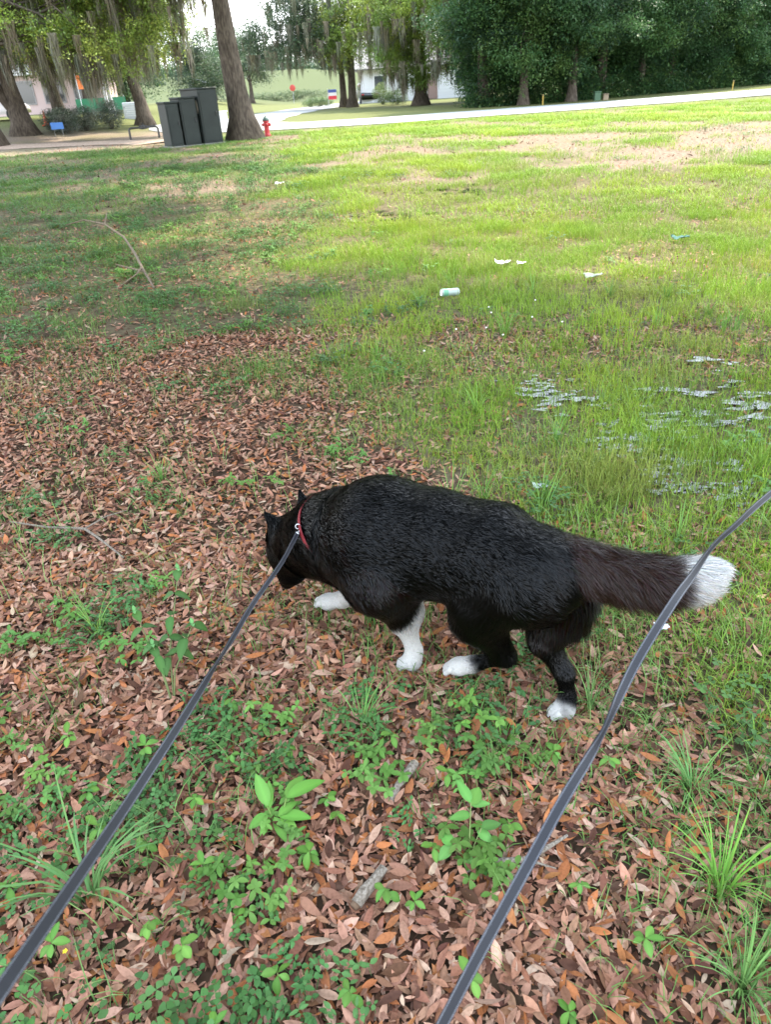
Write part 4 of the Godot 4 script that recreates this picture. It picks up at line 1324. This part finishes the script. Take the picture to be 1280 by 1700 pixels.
	crumple("plastic_wrapper", "greyish plastic wrapper half sunk in the grass", "wrapper", on(1.98, -6.47, 0.05), 0.06, Color(0.26, 0.31, 0.24), 12)
	crumple("green_wrapper", "shiny blue green wrapper standing up in the sunlit field", "wrapper", on(3.27, -7.80, 0.11), 0.065, Color(0.012, 0.085, 0.07), 15)
	crumple("paper_scrap", "pale paper scrap far out on the shaded grass", "paper", on(-1.55, -14.3, 0.10), 0.06, Color(0.75, 0.77, 0.78), 21)
	crumple("paper_scrap", "thin white scrap in the grass just behind the dog's back", "paper", on(0.66, -2.62, 0.05), 0.024, Color(0.40, 0.44, 0.42), 25)
	crumple("paper_scrap", "tiny white scrap beside the dog's tail", "paper", on(0.83, -1.68, 0.05), 0.016, Color(0.78, 0.78, 0.82), 27)


func crumple(called: String, label: String, category: String, at: Vector3, r: float, col: Color, seed_: int) -> void:
	var t := thing(called, label, category, at)
	var f := FastNoiseLite.new()
	f.seed = seed_
	f.frequency = 0.9
	var m := MB.new()
	var p := PackedVector3Array()
	var idx := PackedInt32Array()
	var n := 9
	for a in n:
		for b in n:
			var u := float(a) / (n - 1) * 2.0 - 1.0
			var v := float(b) / (n - 1) * 2.0 - 1.0
			var w := 1.0 + 0.12 * f.get_noise_2d(u * 2.0 + 9.0, v * 2.0)
			p.append(Vector3(u * r * 1.3 * w, r * 0.45 * f.get_noise_2d(u * 1.9, v * 1.9 + 4.0) + r * 0.15 * u * v + r * 0.12 * absf(u), v * r * 0.8 * w))
			if a < n - 1 and b < n - 1:
				var o := a * n + b
				idx.append_array([o, o + 1, o + n, o + 1, o + n + 1, o + n])
	m.flat(p, idx, Color(1, 1, 1))
	var mm := mat(col, 0.6, 0.3)
	part("sheet", m.mesh(), mm, t)
	var e := MB.new()
	e.tube([p[0] + Vector3(0, 0.002, 0), p[4] + Vector3(0, 0.002, 0), p[n - 1] + Vector3(0, 0.002, 0)], [0.002, 0.003, 0.002], 5, Color(1, 1, 1))
	part("folded_edge", e.mesh(), mm, t)


# tapered bones joined with a smooth minimum and meshed as surface nets
func nets(A: Array[Vector3], B: Array[Vector3], RA: Array[float], RB: Array[float], tag: Array[int], lo: Vector3, dim: Vector3i, h: float, kk: float, m: MB, bone_of: PackedInt32Array) -> PackedInt32Array:
	var nx := dim.x
	var ny := dim.y
	var nz := dim.z
	var total := nx * ny * nz
	var sum := PackedFloat32Array()
	var near := PackedFloat32Array()
	var who := PackedInt32Array()
	sum.resize(total)
	near.resize(total)
	near.fill(9.0)
	who.resize(total)
	for k in A.size():
		var a := A[k]
		var ba := B[k] - a
		var inv := 1.0 / maxf(ba.length_squared(), 1e-8)
		var ra := RA[k]
		var dr := RB[k] - ra
		var rm := maxf(ra, RB[k]) + 0.042
		var mn := (a.min(B[k]) - Vector3.ONE * rm - lo) / h
		var mx := (a.max(B[k]) + Vector3.ONE * rm - lo) / h
		for ix in range(maxi(0, int(mn.x)), mini(nx, int(mx.x) + 1)):
			for iy in range(maxi(0, int(mn.y)), mini(ny, int(mx.y) + 1)):
				var row := (ix * ny + iy) * nz
				for iz in range(maxi(0, int(mn.z)), mini(nz, int(mx.z) + 1)):
					var p := lo + Vector3(ix, iy, iz) * h - a
					var t := clampf(p.dot(ba) * inv, 0.0, 1.0)
					var d := (p - ba * t).length() - ra - dr * t
					if d < 0.045:
						sum[row + iz] += exp(-d / kk)
						if d < near[row + iz]:
							near[row + iz] = d
							who[row + iz] = k
	var fld := PackedFloat32Array()
	fld.resize(total)
	for k in total:
		fld[k] = 0.05 if sum[k] <= 0.0 else -kk * log(sum[k])
	# surface nets
	var vid := {}
	var sx := ny * nz
	var corner := [0, sx, nz, nz + sx, 1, sx + 1, nz + 1, nz + sx + 1]
	var edges := [[0, 1], [2, 3], [4, 5], [6, 7], [0, 2], [1, 3], [4, 6], [5, 7], [0, 4], [1, 5], [2, 6], [3, 7]]
	var cv := [Vector3(0, 0, 0), Vector3(1, 0, 0), Vector3(0, 1, 0), Vector3(1, 1, 0), Vector3(0, 0, 1), Vector3(1, 0, 1), Vector3(0, 1, 1), Vector3(1, 1, 1)]
	for ix in nx - 1:
		for iy in ny - 1:
			var row := ix * sx + iy * nz
			for iz in nz - 1:
				var o := row + iz
				var f0 := fld[o]
				if f0 > 2.6 * h or f0 < -4.0 * h:
					continue
				var mask := 0
				for c in 8:
					if fld[o + corner[c]] < 0.0:
						mask += 1
				if mask == 0 or mask == 8:
					continue
				var s := Vector3.ZERO
				var cnt := 0
				for e in edges:
					var u := fld[o + corner[e[0]]]
					var w := fld[o + corner[e[1]]]
					if (u < 0.0) != (w < 0.0):
						s += (cv[e[0]] as Vector3).lerp(cv[e[1]], u / (u - w))
						cnt += 1
				vid[o] = m.v.size()
				m.v.append(lo + (Vector3(ix, iy, iz) + s / cnt) * h)
				bone_of.append(tag[who[o]])
	var step := [sx, nz, 1]
	for o in vid:
		for ax in 3:
			var u: int = step[(ax + 1) % 3]
			var w: int = step[(ax + 2) % 3]
			var q: int = o + step[ax]
			var f0 := fld[o]
			var f1 := fld[q]
			if (f0 < 0.0) == (f1 < 0.0):
				continue
			if not (vid.has(o - u) and vid.has(o - w) and vid.has(o - u - w)):
				continue
			var a: int = vid[o]
			var b: int = vid[o - u]
			var c: int = vid[o - u - w]
			var d: int = vid[o - w]
			if f0 < 0.0:
				m.i.append_array([a, c, b, a, d, c])
			else:
				m.i.append_array([a, b, c, a, c, d])
	return bone_of


# ---------------------------------------------------------------- the dog
func dog() -> void:
	rng.seed = 1111
	var J := {
		"pelvis": [Vector3(0.364, 0.430, -1.463), 0.115], "loin": [Vector3(0.270, 0.435, -1.547), 0.135], "mid": [Vector3(0.127, 0.428, -1.637), 0.146], "chest": [Vector3(-0.013, 0.410, -1.712), 0.165], "fore": [Vector3(-0.103, 0.375, -1.776), 0.135],
		"neck": [Vector3(-0.172, 0.360, -1.817), 0.122], "nape": [Vector3(-0.234, 0.315, -1.867), 0.102], "head": [Vector3(-0.292, 0.275, -1.934), 0.083], "brow": [Vector3(-0.314, 0.240, -1.930), 0.070], "muzzle": [Vector3(-0.320, 0.170, -1.928), 0.046], "nose": [Vector3(-0.341, 0.115, -1.948), 0.030],
		"ear_l0": [Vector3(-0.334, 0.318, -1.916), 0.035], "ear_l1": [Vector3(-0.382, 0.390, -1.939), 0.005], "ear_r0": [Vector3(-0.257, 0.345, -2.000), 0.032], "ear_r1": [Vector3(-0.274, 0.415, -2.020), 0.005],
		"sh_l": [Vector3(-0.025, 0.345, -1.602), 0.093], "el_l": [Vector3(0.031, 0.225, -1.613), 0.052], "fa_l": [Vector3(0.036, 0.185, -1.613), 0.036], "wr_l": [Vector3(0.060, 0.070, -1.610), 0.019], "pa_l": [Vector3(0.051, 0.033, -1.602), 0.022], "to_l": [Vector3(0.020, 0.022, -1.611), 0.016],
		"sh_r": [Vector3(-0.086, 0.290, -1.797), 0.080], "el_r": [Vector3(-0.089, 0.190, -1.779), 0.050], "wr_r": [Vector3(-0.159, 0.085, -1.860), 0.023], "pa_r": [Vector3(-0.210, 0.048, -1.900), 0.023], "to_r": [Vector3(-0.243, 0.033, -1.923), 0.017],
		"hip_l": [Vector3(0.313, 0.425, -1.475), 0.105], "th_l": [Vector3(0.254, 0.350, -1.492), 0.098], "kn_l": [Vector3(0.232, 0.285, -1.489), 0.068], "hk_l": [Vector3(0.303, 0.155, -1.473), 0.023], "mt_l": [Vector3(0.220, 0.100, -1.504), 0.018], "pw_l": [Vector3(0.184, 0.070, -1.532), 0.021], "tt_l": [Vector3(0.154, 0.050, -1.549), 0.016],
		"hip_r": [Vector3(0.433, 0.360, -1.538), 0.085], "th_r": [Vector3(0.430, 0.262, -1.496), 0.060], "kn_r": [Vector3(0.408, 0.208, -1.468), 0.038], "hk_r": [Vector3(0.458, 0.125, -1.421), 0.022], "mt_r": [Vector3(0.467, 0.055, -1.400), 0.017], "pw_r": [Vector3(0.454, 0.033, -1.378), 0.022], "tt_r": [Vector3(0.423, 0.022, -1.382), 0.016],
		"fl0": [Vector3(0.481, 0.340, -1.491), 0.050], "fl1": [Vector3(0.476, 0.275, -1.477), 0.040],
		"t0": [Vector3(0.414, 0.475, -1.473), 0.050], "t1": [Vector3(0.469, 0.470, -1.435), 0.055], "t2": [Vector3(0.544, 0.470, -1.389), 0.048], "t3": [Vector3(0.622, 0.480, -1.342), 0.045], "t4": [Vector3(0.690, 0.490, -1.322), 0.040], "t5": [Vector3(0.740, 0.500, -1.326), 0.033], "t6": [Vector3(0.762, 0.508, -1.331), 0.012]}
	var black := Color(0.0016, 0.0015, 0.0016)
	var sooty := Color(0.0060, 0.0046, 0.0042)
	var brown := Color(0.019, 0.0100, 0.0076)
	var white := Color(0.40, 0.385, 0.36)
	# from, to, colour, fur length, how much the hair hangs
	var bones := [
		["head", "brow", black, 0.010, 0.1], ["brow", "muzzle", black, 0.006, 0.0], ["muzzle", "nose", black, 0.005, 0.0], ["ear_l1", "ear_l0", black, 0.005, 0.0], ["ear_r1", "ear_r0", black, 0.005, 0.0],
		["head", "nape", black, 0.022, 0.2], ["nape", "neck", black, 0.030, 0.25], ["neck", "fore", black, 0.030, 0.25], ["fore", "chest", black, 0.026, 0.2], ["chest", "mid", black, 0.021, 0.15], ["mid", "loin", black, 0.019, 0.15], ["loin", "pelvis", black, 0.022, 0.2],
		["fore", "sh_l", sooty, 0.022, 0.3], ["chest", "sh_l", sooty, 0.022, 0.3], ["sh_l", "el_l", black, 0.018, 0.3], ["el_l", "fa_l", white, 0.010, 0.3], ["fa_l", "wr_l", white, 0.0045, 0.2], ["wr_l", "pa_l", white, 0.005, 0.0], ["pa_l", "to_l", white, 0.004, 0.0],
		["fore", "sh_r", black, 0.02, 0.3], ["sh_r", "el_r", black, 0.016, 0.3], ["el_r", "wr_r", white, 0.006, 0.2], ["wr_r", "pa_r", white, 0.005, 0.0], ["pa_r", "to_r", white, 0.004, 0.0],
		["loin", "hip_l", black, 0.02, 0.3], ["pelvis", "hip_l", black, 0.022, 0.3], ["hip_l", "th_l", black, 0.026, 0.4], ["th_l", "kn_l", black, 0.018, 0.3], ["kn_l", "hk_l", black, 0.024, 0.4], ["hk_l", "mt_l", black, 0.006, 0.1], ["mt_l", "pw_l", white, 0.005, 0.0], ["pw_l", "tt_l", white, 0.004, 0.0],
		["pelvis", "hip_r", sooty, 0.03, 0.5], ["hip_r", "th_r", sooty, 0.036, 0.7], ["th_r", "kn_r", sooty, 0.024, 0.6], ["kn_r", "hk_r", black, 0.010, 0.3], ["hk_r", "mt_r", black, 0.006, 0.1], ["mt_r", "pw_r", black, 0.005, 0.0], ["pw_r", "tt_r", white, 0.004, 0.0],
		["hip_r", "fl0", sooty, 0.056, 0.8], ["fl0", "fl1", sooty, 0.058, 0.9],
		["pelvis", "t0", black, 0.03, 0.3], ["t0", "t1", brown, 0.042, 0.5], ["t1", "t2", brown, 0.052, 0.6], ["t2", "t3", brown, 0.054, 0.6], ["t3", "t4", brown, 0.046, 0.45], ["t4", "t5", white, 0.034, 0.3], ["t5", "t6", white, 0.030, 0.15]]
	var A: Array[Vector3] = []
	var B: Array[Vector3] = []
	var RA: Array[float] = []
	var RB: Array[float] = []
	var tag: Array[int] = []
	for k in bones.size():
		A.append(J[bones[k][0]][0])
		B.append(J[bones[k][1]][0])
		RA.append(J[bones[k][0]][1])
		RB.append(J[bones[k][1]][1])
		tag.append(k)
	var m := MB.new()
	var bone_of := PackedInt32Array()
	bone_of = nets(A, B, RA, RB, tag, Vector3(-0.46, -0.02, -2.10), Vector3i(164, 84, 112), 0.008, 0.011, m, bone_of)
	# each foot on a finer grid of its own, so that the toes stay apart
	for k in bones.size():
		if String(bones[k][1]).begins_with("to_") or String(bones[k][1]).begins_with("tt_"):
			var pa: Array[Vector3] = [A[k], A[k - 1].lerp(B[k - 1], 0.55)]
			var pb: Array[Vector3] = [A[k].lerp(B[k], 0.55), A[k]]
			var ra: Array[float] = [RA[k] * 0.92, lerpf(RA[k - 1], RB[k - 1], 0.55)]
			var rb: Array[float] = [RA[k] * 0.72, RA[k] * 0.95]
			var tg: Array[int] = [k, k]
			var d := (B[k] - A[k]).normalized()
			var lat := d.cross(Vector3.UP).normalized()
			var up := lat.cross(d)
			for q in [-1.5, -0.5, 0.5, 1.5]:
				var mid: Vector3 = A[k].lerp(B[k], 0.45) + lat * q * 0.0118 + up * 0.006
				var tip: Vector3 = B[k] + lat * q * 0.0135 + d * (0.009 if absf(q) < 1.0 else 0.0) - up * 0.003
				pa.append_array([A[k] + lat * q * 0.007, mid])
				pb.append_array([mid, tip])
				ra.append_array([0.010, 0.0098])
				rb.append_array([0.0098, 0.0082])
				tg.append_array([k, k])
			var c0 := (A[k] + B[k]) * 0.5 - Vector3.ONE * 0.072
			bone_of = nets(pa, pb, ra, rb, tg, c0, Vector3i(44, 44, 44), 0.0033, 0.0026, m, bone_of)
	m.c.resize(m.v.size())
	m.normals()
	var tones := []
	for k in m.v.size():
		var p := m.v[k]
		var col: Color = bones[bone_of[k]][2]
		if p.distance_to(Vector3(-0.175, 0.255, -1.775)) < 0.055 or p.distance_to(Vector3(-0.345, 0.17, -1.925)) < 0.022:
			col = white
		var pn: float = noise.get_noise_3d(p.x * 900.0, p.y * 900.0, p.z * 900.0)
		if col == white and p.y < 0.19 and pn > 0.56:
			col = sooty
		if bone_of[k] in [13, 14, 15, 16] and p.y < 0.30:
			col = white if p.y + 0.02 * pn < 0.215 + (p.x - 0.03) * 1.1 else black
		if bone_of[k] >= 5 and bone_of[k] <= 14:
			var sp := p.distance_to(Vector3(-0.09, 0.45, -1.66))
			col = col.lerp(Color(0.016, 0.0125, 0.011), ss(0.11, 0.02, sp + pn * 0.06) * 0.6)
		if bone_of[k] >= 43 and p.x > 0.668 + 0.01 * pn:
			col = white
		tones.append(col)
		m.c[k] = col
	var root := thing("dog", "black dog with white feet and tail tip walking with its head down", "dog")
	var skin := vmat(0.7, 0.15)

	for pass_ in 3:
		var c2 := PackedVector3Array()
		c2.resize(m.v.size())
		var ct := PackedInt32Array()
		ct.resize(m.v.size())
		for k in range(0, m.i.size(), 3):
			var sc := Vector3.ZERO
			for q in 3:
				var cl: Color = tones[m.i[k + q]]
				sc += Vector3(cl.r, cl.g, cl.b)
			for q in 3:
				c2[m.i[k + q]] += sc
				ct[m.i[k + q]] += 3
		for k in m.v.size():
			if ct[k] > 0:
				tones[k] = Color(c2[k].x / ct[k], c2[k].y / ct[k], c2[k].z / ct[k])
	for k in m.v.size():
		m.c[k] = tones[k]
	# the lie and length of the hair, evened out over the skin
	var lie := PackedVector3Array()
	var reach := PackedFloat32Array()
	for k in m.v.size():
		var bn: Array = bones[bone_of[k]]
		lie.append((J[bn[1]][0] - J[bn[0]][0]).normalized() + Vector3.DOWN * float(bn[4]))
		reach.append(bn[3])
	for pass_ in 7:
		var l2 := PackedVector3Array()
		l2.resize(m.v.size())
		var r2 := PackedFloat32Array()
		r2.resize(m.v.size())
		var ct := PackedInt32Array()
		ct.resize(m.v.size())
		for k in range(0, m.i.size(), 3):
			var i0 := m.i[k]
			var i1 := m.i[k + 1]
			var i2 := m.i[k + 2]
			var sl := lie[i0] + lie[i1] + lie[i2]
			var sr := reach[i0] + reach[i1] + reach[i2]
			l2[i0] += sl
			l2[i1] += sl
			l2[i2] += sl
			r2[i0] += sr
			r2[i1] += sr
			r2[i2] += sr
			ct[i0] += 3
			ct[i1] += 3
			ct[i2] += 3
		for k in m.v.size():
			if ct[k] > 0:
				lie[k] = l2[k] / ct[k]
				reach[k] = r2[k] / ct[k]
	part("body", m.mesh(), skin, root)
	# coat: short hairs combed along the body
	var coat := MB.new()
	var dark := PackedVector3Array()
	for k in range(0, m.i.size(), 3):
		var a := m.v[m.i[k]]
		var b := m.v[m.i[k + 1]]
		var c := m.v[m.i[k + 2]]
		var area := (b - a).cross(c - a).length() * 0.5
		var want := area * 150000.0
		var bone: Array = bones[bone_of[m.i[k]]]
		var hl := reach[m.i[k]]
		if hl < 0.008:
			want *= 0.5
		if String(bone[1]).begins_with("to_") or String(bone[1]).begins_with("tt_"):
			want *= 0.25
			hl = 0.0025
		var cnt := int(want) + (1 if rng.randf() < want - int(want) else 0)
		if cnt == 0:
			continue
		var nn := m.n[m.i[k]]
		var flow := lie[m.i[k]]
		flow = (flow - nn * flow.dot(nn)).normalized()
		var side := flow.cross(nn).normalized()
		for q in cnt:
			var r1 := sqrt(rng.randf())
			var r2 := rng.randf()
			var p := a * (1.0 - r1) + b * (r1 * (1.0 - r2)) + c * (r1 * r2)
			var lump: float = noise.get_noise_3d(p.x * 1300.0, p.y * 1300.0, p.z * 1300.0)
			var l: float = hl * rnd(0.6, 1.25) * (1.0 + 0.6 * lump)
			var d := (flow + side * (rng.randfn() * 0.16 + lump * 0.6)).normalized()
			var lift := 0.12 + rng.randf() * 0.2 + hl * 4.0
			var w := side * rnd(0.0006, 0.0011)
			var p1 := p + (d + nn * lift * 1.3).normalized() * l * 0.5
			var p2 := p1 + (d + nn * lift * 0.4 + Vector3.DOWN * float(bone[4]) * 0.5).normalized() * l * 0.5
			var i0 := coat.v.size()
			coat.v.append_array([p - w - nn * 0.001, p + w - nn * 0.001, p1 - w * 0.8, p1 + w * 0.8, p2])
			var hn := (nn + side * rng.randfn() * 0.4 - d * 0.12).normalized()
			coat.n.append_array([hn, hn, hn, hn, hn])
			var col: Color = tones[m.i[k]]
			var vv := vary(col, 0.3)
			coat.c.append_array([vv, vv, vv, vv, vv])
			coat.i.append_array([i0, i0 + 2, i0 + 1, i0 + 1, i0 + 2, i0 + 3, i0 + 2, i0 + 4, i0 + 3])
	var hair := vmat(0.33, 0.31)
	part("coat", coat.mesh(), hair, root).set_meta("kind", "stuff")
	print("dog verts ", m.v.size(), " hairs ", coat.v.size() / 5)

	# face
	var hd: Vector3 = J["brow"][0]
	var fw: Vector3 = (J["nose"][0] - J["head"][0]).normalized()
	var lat := Vector3(-0.56, 0, 0.83).normalized()
	for s in [-1.0, 1.0]:
		var e := MB.new()
		e.lathe(Transform3D(Basis(), hd + lat * 0.046 * s + fw * 0.018 + Vector3(-0.045, 0.01, -0.03)), [[0.0, -0.009], [0.0065, -0.0065], [0.009, 0.0], [0.0065, 0.0065], [0.0, 0.009]], 12, Color(0.03, 0.015, 0.008))
		part("eye", e.mesh(), vmat(0.1, 0.6), root)
	var ns := MB.new()
	ns.lathe(Transform3D(Basis(), J["nose"][0] + fw * 0.026), [[0.0, -0.013], [0.012, -0.010], [0.017, 0.0], [0.012, 0.010], [0.0, 0.013]], 12, Color(0.012, 0.011, 0.011))
	part("nose", ns.mesh(), vmat(0.3, 0.6), root)
	# collar
	var cc: Vector3 = Vector3(-0.138, 0.385, -1.790)
	var ax := Vector3(0.594, 0.75, 0.29).normalized()
	var bs := Basis(Quaternion(Vector3.UP, ax))
	var cl := MB.new()
	cl.lathe(Transform3D(bs, cc), [[0.138, -0.0055], [0.1411, -0.0055], [0.1411, 0.0055], [0.138, 0.0055], [0.138, -0.0055]], 48, Color(0.13, 0.005, 0.011))
	var band := part("collar", cl.mesh(), vmat(0.6, 0.4), root)
	band.set_meta("label", "red webbing collar")
	var rg := MB.new()
	var ring := []
	var rr := []
	for k in 15:
		var an := TAU * k / 14.0
		ring.append(Vector3(-0.252, 0.450, -1.738) + Vector3(cos(an) * 0.008, sin(an) * 0.008, 0))
		rr.append(0.0013)
	rg.tube(ring, rr, 6, Color(0.6, 0.6, 0.6), 0.0, false)
	part("ring", rg.mesh(), vmat(0.25, 0.8), band)


# ---------------------------------------------------------------- leashes
func leash_strip(pts: Array, half: float, thick: float, off: float, lift: float) -> ArrayMesh:
	var centre := Curve3D.new()
	var sides := Curve3D.new()
	for k in pts.size():
		var t: Vector3 = (pts[mini(k + 1, pts.size() - 1)][0] - pts[maxi(k - 1, 0)][0]) / 6.0
		var u: Vector3 = (pts[mini(k + 1, pts.size() - 1)][1] - pts[maxi(k - 1, 0)][1]) / 6.0
		centre.add_point(pts[k][0], -t, t)
		sides.add_point(pts[k][1], -u, u)
	var m := MB.new()
	var p := PackedVector3Array()
	var idx := PackedInt32Array()
	var steps := 14
	var n := (pts.size() - 1) * steps + 1
	for k in n:
		var seg := mini(k / steps, pts.size() - 2)
		var f := float(k - seg * steps) / steps
		var c := centre.sample(seg, f)
		var c2 := centre.sample(seg, minf(f + 0.02, 1.0)) - centre.sample(seg, maxf(f - 0.02, 0.0))
		var s := sides.sample(seg, f).normalized()
		var nn := s.cross(c2.normalized()).normalized()
		var o := c + s * off + nn * lift
		p.append(o - s * half - nn * thick)
		p.append(o + s * half - nn * thick)
		p.append(o + s * half + nn * thick)
		p.append(o - s * half + nn * thick)
		if k < n - 1:
			for q in 4:
				var a := k * 4 + q
				var b := k * 4 + (q + 1) % 4
				idx.append_array([a, b, a + 4, b, b + 4, a + 4])
	# separate corners for crisp edges
	var pv := PackedVector3Array()
	var pi := PackedInt32Array()
	for k in idx:
		pi.append(pv.size())
		pv.append(p[k])
	m.flat(pv, pi, Color(1, 1, 1))
	return m.mesh()


func leash(label: String, pts: Array, half: float) -> Node3D:
	var t := thing("leash", label, "leash", Vector3.ZERO, "dark webbing leashes")
	var web := textured(mat(Color(0.020, 0.021, 0.027), 0.62, 0.4), noisetex(0.2, [Color(0.7, 0.7, 0.7), Color(1, 1, 1)], 51, 128, 2), Vector3(60, 60, 60))
	part("webbing", leash_strip(pts, half, 0.0008, 0.0, 0.0), web, t)
	var st := textured(mat(Color(0.20, 0.21, 0.23), 0.5, 0.5), noisetex(0.12, [Color(0.25, 0.25, 0.28), Color(0.6, 0.6, 0.62), Color(1, 1, 1)], 52, 128, 1), Vector3(70, 70, 70))
	for s in [-0.78, 0.78]:
		part("stitching", leash_strip(pts, 0.0006, 0.0011, s * half, 0.0), st, t)
	return t


func leashes() -> void:
	var one := leash("dark leash with pale stitched edges running from the collar to the bottom left", [
		[Vector3(-0.253, 0.441, -1.720), Vector3(0.861, -0.479, 0.174)],
		[Vector3(-0.261, 0.451, -1.656), Vector3(0.614, -0.754, 0.232)],
		[Vector3(-0.272, 0.498, -1.486), Vector3(0.401, -0.870, 0.287)],
		[Vector3(-0.298, 0.571, -1.239), Vector3(0.465, -0.831, 0.305)],
		[Vector3(-0.301, 0.642, -1.048), Vector3(0.258, -0.901, 0.349)],
		[Vector3(-0.301, 0.692, -0.926), Vector3(-0.297, -0.875, 0.383)],
		[Vector3(-0.297, 0.742, -0.816), Vector3(0.414, -0.839, 0.354)],
		[Vector3(-0.296, 0.804, -0.667), Vector3(0.750, -0.610, 0.254)],
		[Vector3(-0.303, 0.860, -0.514), Vector3(0.795, -0.555, 0.245)],
		[Vector3(-0.297, 0.929, -0.381), Vector3(0.787, -0.561, 0.258)],
		[Vector3(-0.289, 0.980, -0.294), Vector3(0.783, -0.563, 0.264)],
		[Vector3(-0.286, 1.017, -0.223), Vector3(0.780, -0.564, 0.270)],
		[Vector3(-0.291, 1.034, -0.175), Vector3(0.717, -0.630, 0.299)]], 0.0060)
	var cm := MB.new()
	cm.tube([Vector3(-0.254, 0.442, -1.712), Vector3(-0.256, 0.433, -1.728), Vector3(-0.258, 0.424, -1.746)], [0.006, 0.0045, 0.0025], 8, Color(0.55, 0.55, 0.54))
	var clip := part("clip", cm.mesh(), vmat(0.25, 0.9), one)
	var lv := MB.new()
	lv.tube([Vector3(-0.250, 0.444, -1.722), Vector3(-0.250, 0.438, -1.734)], [0.0022, 0.0018], 6, Color(0.55, 0.55, 0.54))
	part("lever", lv.mesh(), vmat(0.25, 0.9), clip)
	leash("second dark leash passing in front of the white tail tip", [
		[Vector3(1.496, 0.794, -1.780), Vector3(0.335, -0.814, 0.474)],
		[Vector3(1.030, 0.828, -1.392), Vector3(0.399, -0.743, 0.537)],
		[Vector3(0.676, 0.869, -1.067), Vector3(0.382, -0.767, 0.516)],
		[Vector3(0.548, 0.897, -0.933), Vector3(0.109, -0.947, 0.303)],
		[Vector3(0.479, 0.912, -0.860), Vector3(-0.004, -0.990, 0.139)],
		[Vector3(0.415, 0.919, -0.782), Vector3(0.478, -0.740, 0.473)],
		[Vector3(0.365, 0.929, -0.719), Vector3(0.703, -0.409, 0.582)],
		[Vector3(0.291, 0.930, -0.626), Vector3(0.766, -0.250, 0.592)],
		[Vector3(0.253, 0.924, -0.576), Vector3(0.697, -0.593, 0.404)],
		[Vector3(0.221, 0.910, -0.533), Vector3(0.333, -0.942, -0.032)],
		[Vector3(0.197, 0.902, -0.504), Vector3(0.614, -0.685, 0.391)],
		[Vector3(0.158, 0.899, -0.456), Vector3(0.764, -0.317, 0.562)],
		[Vector3(0.106, 0.876, -0.395), Vector3(0.779, -0.230, 0.583)],
		[Vector3(0.062, 0.827, -0.355), Vector3(0.808, -0.284, 0.516)],
		[Vector3(0.023, 0.773, -0.322), Vector3(0.847, -0.380, 0.371)],
		[Vector3(-0.005, 0.734, -0.299), Vector3(0.852, -0.429, 0.300)]], 0.0055)
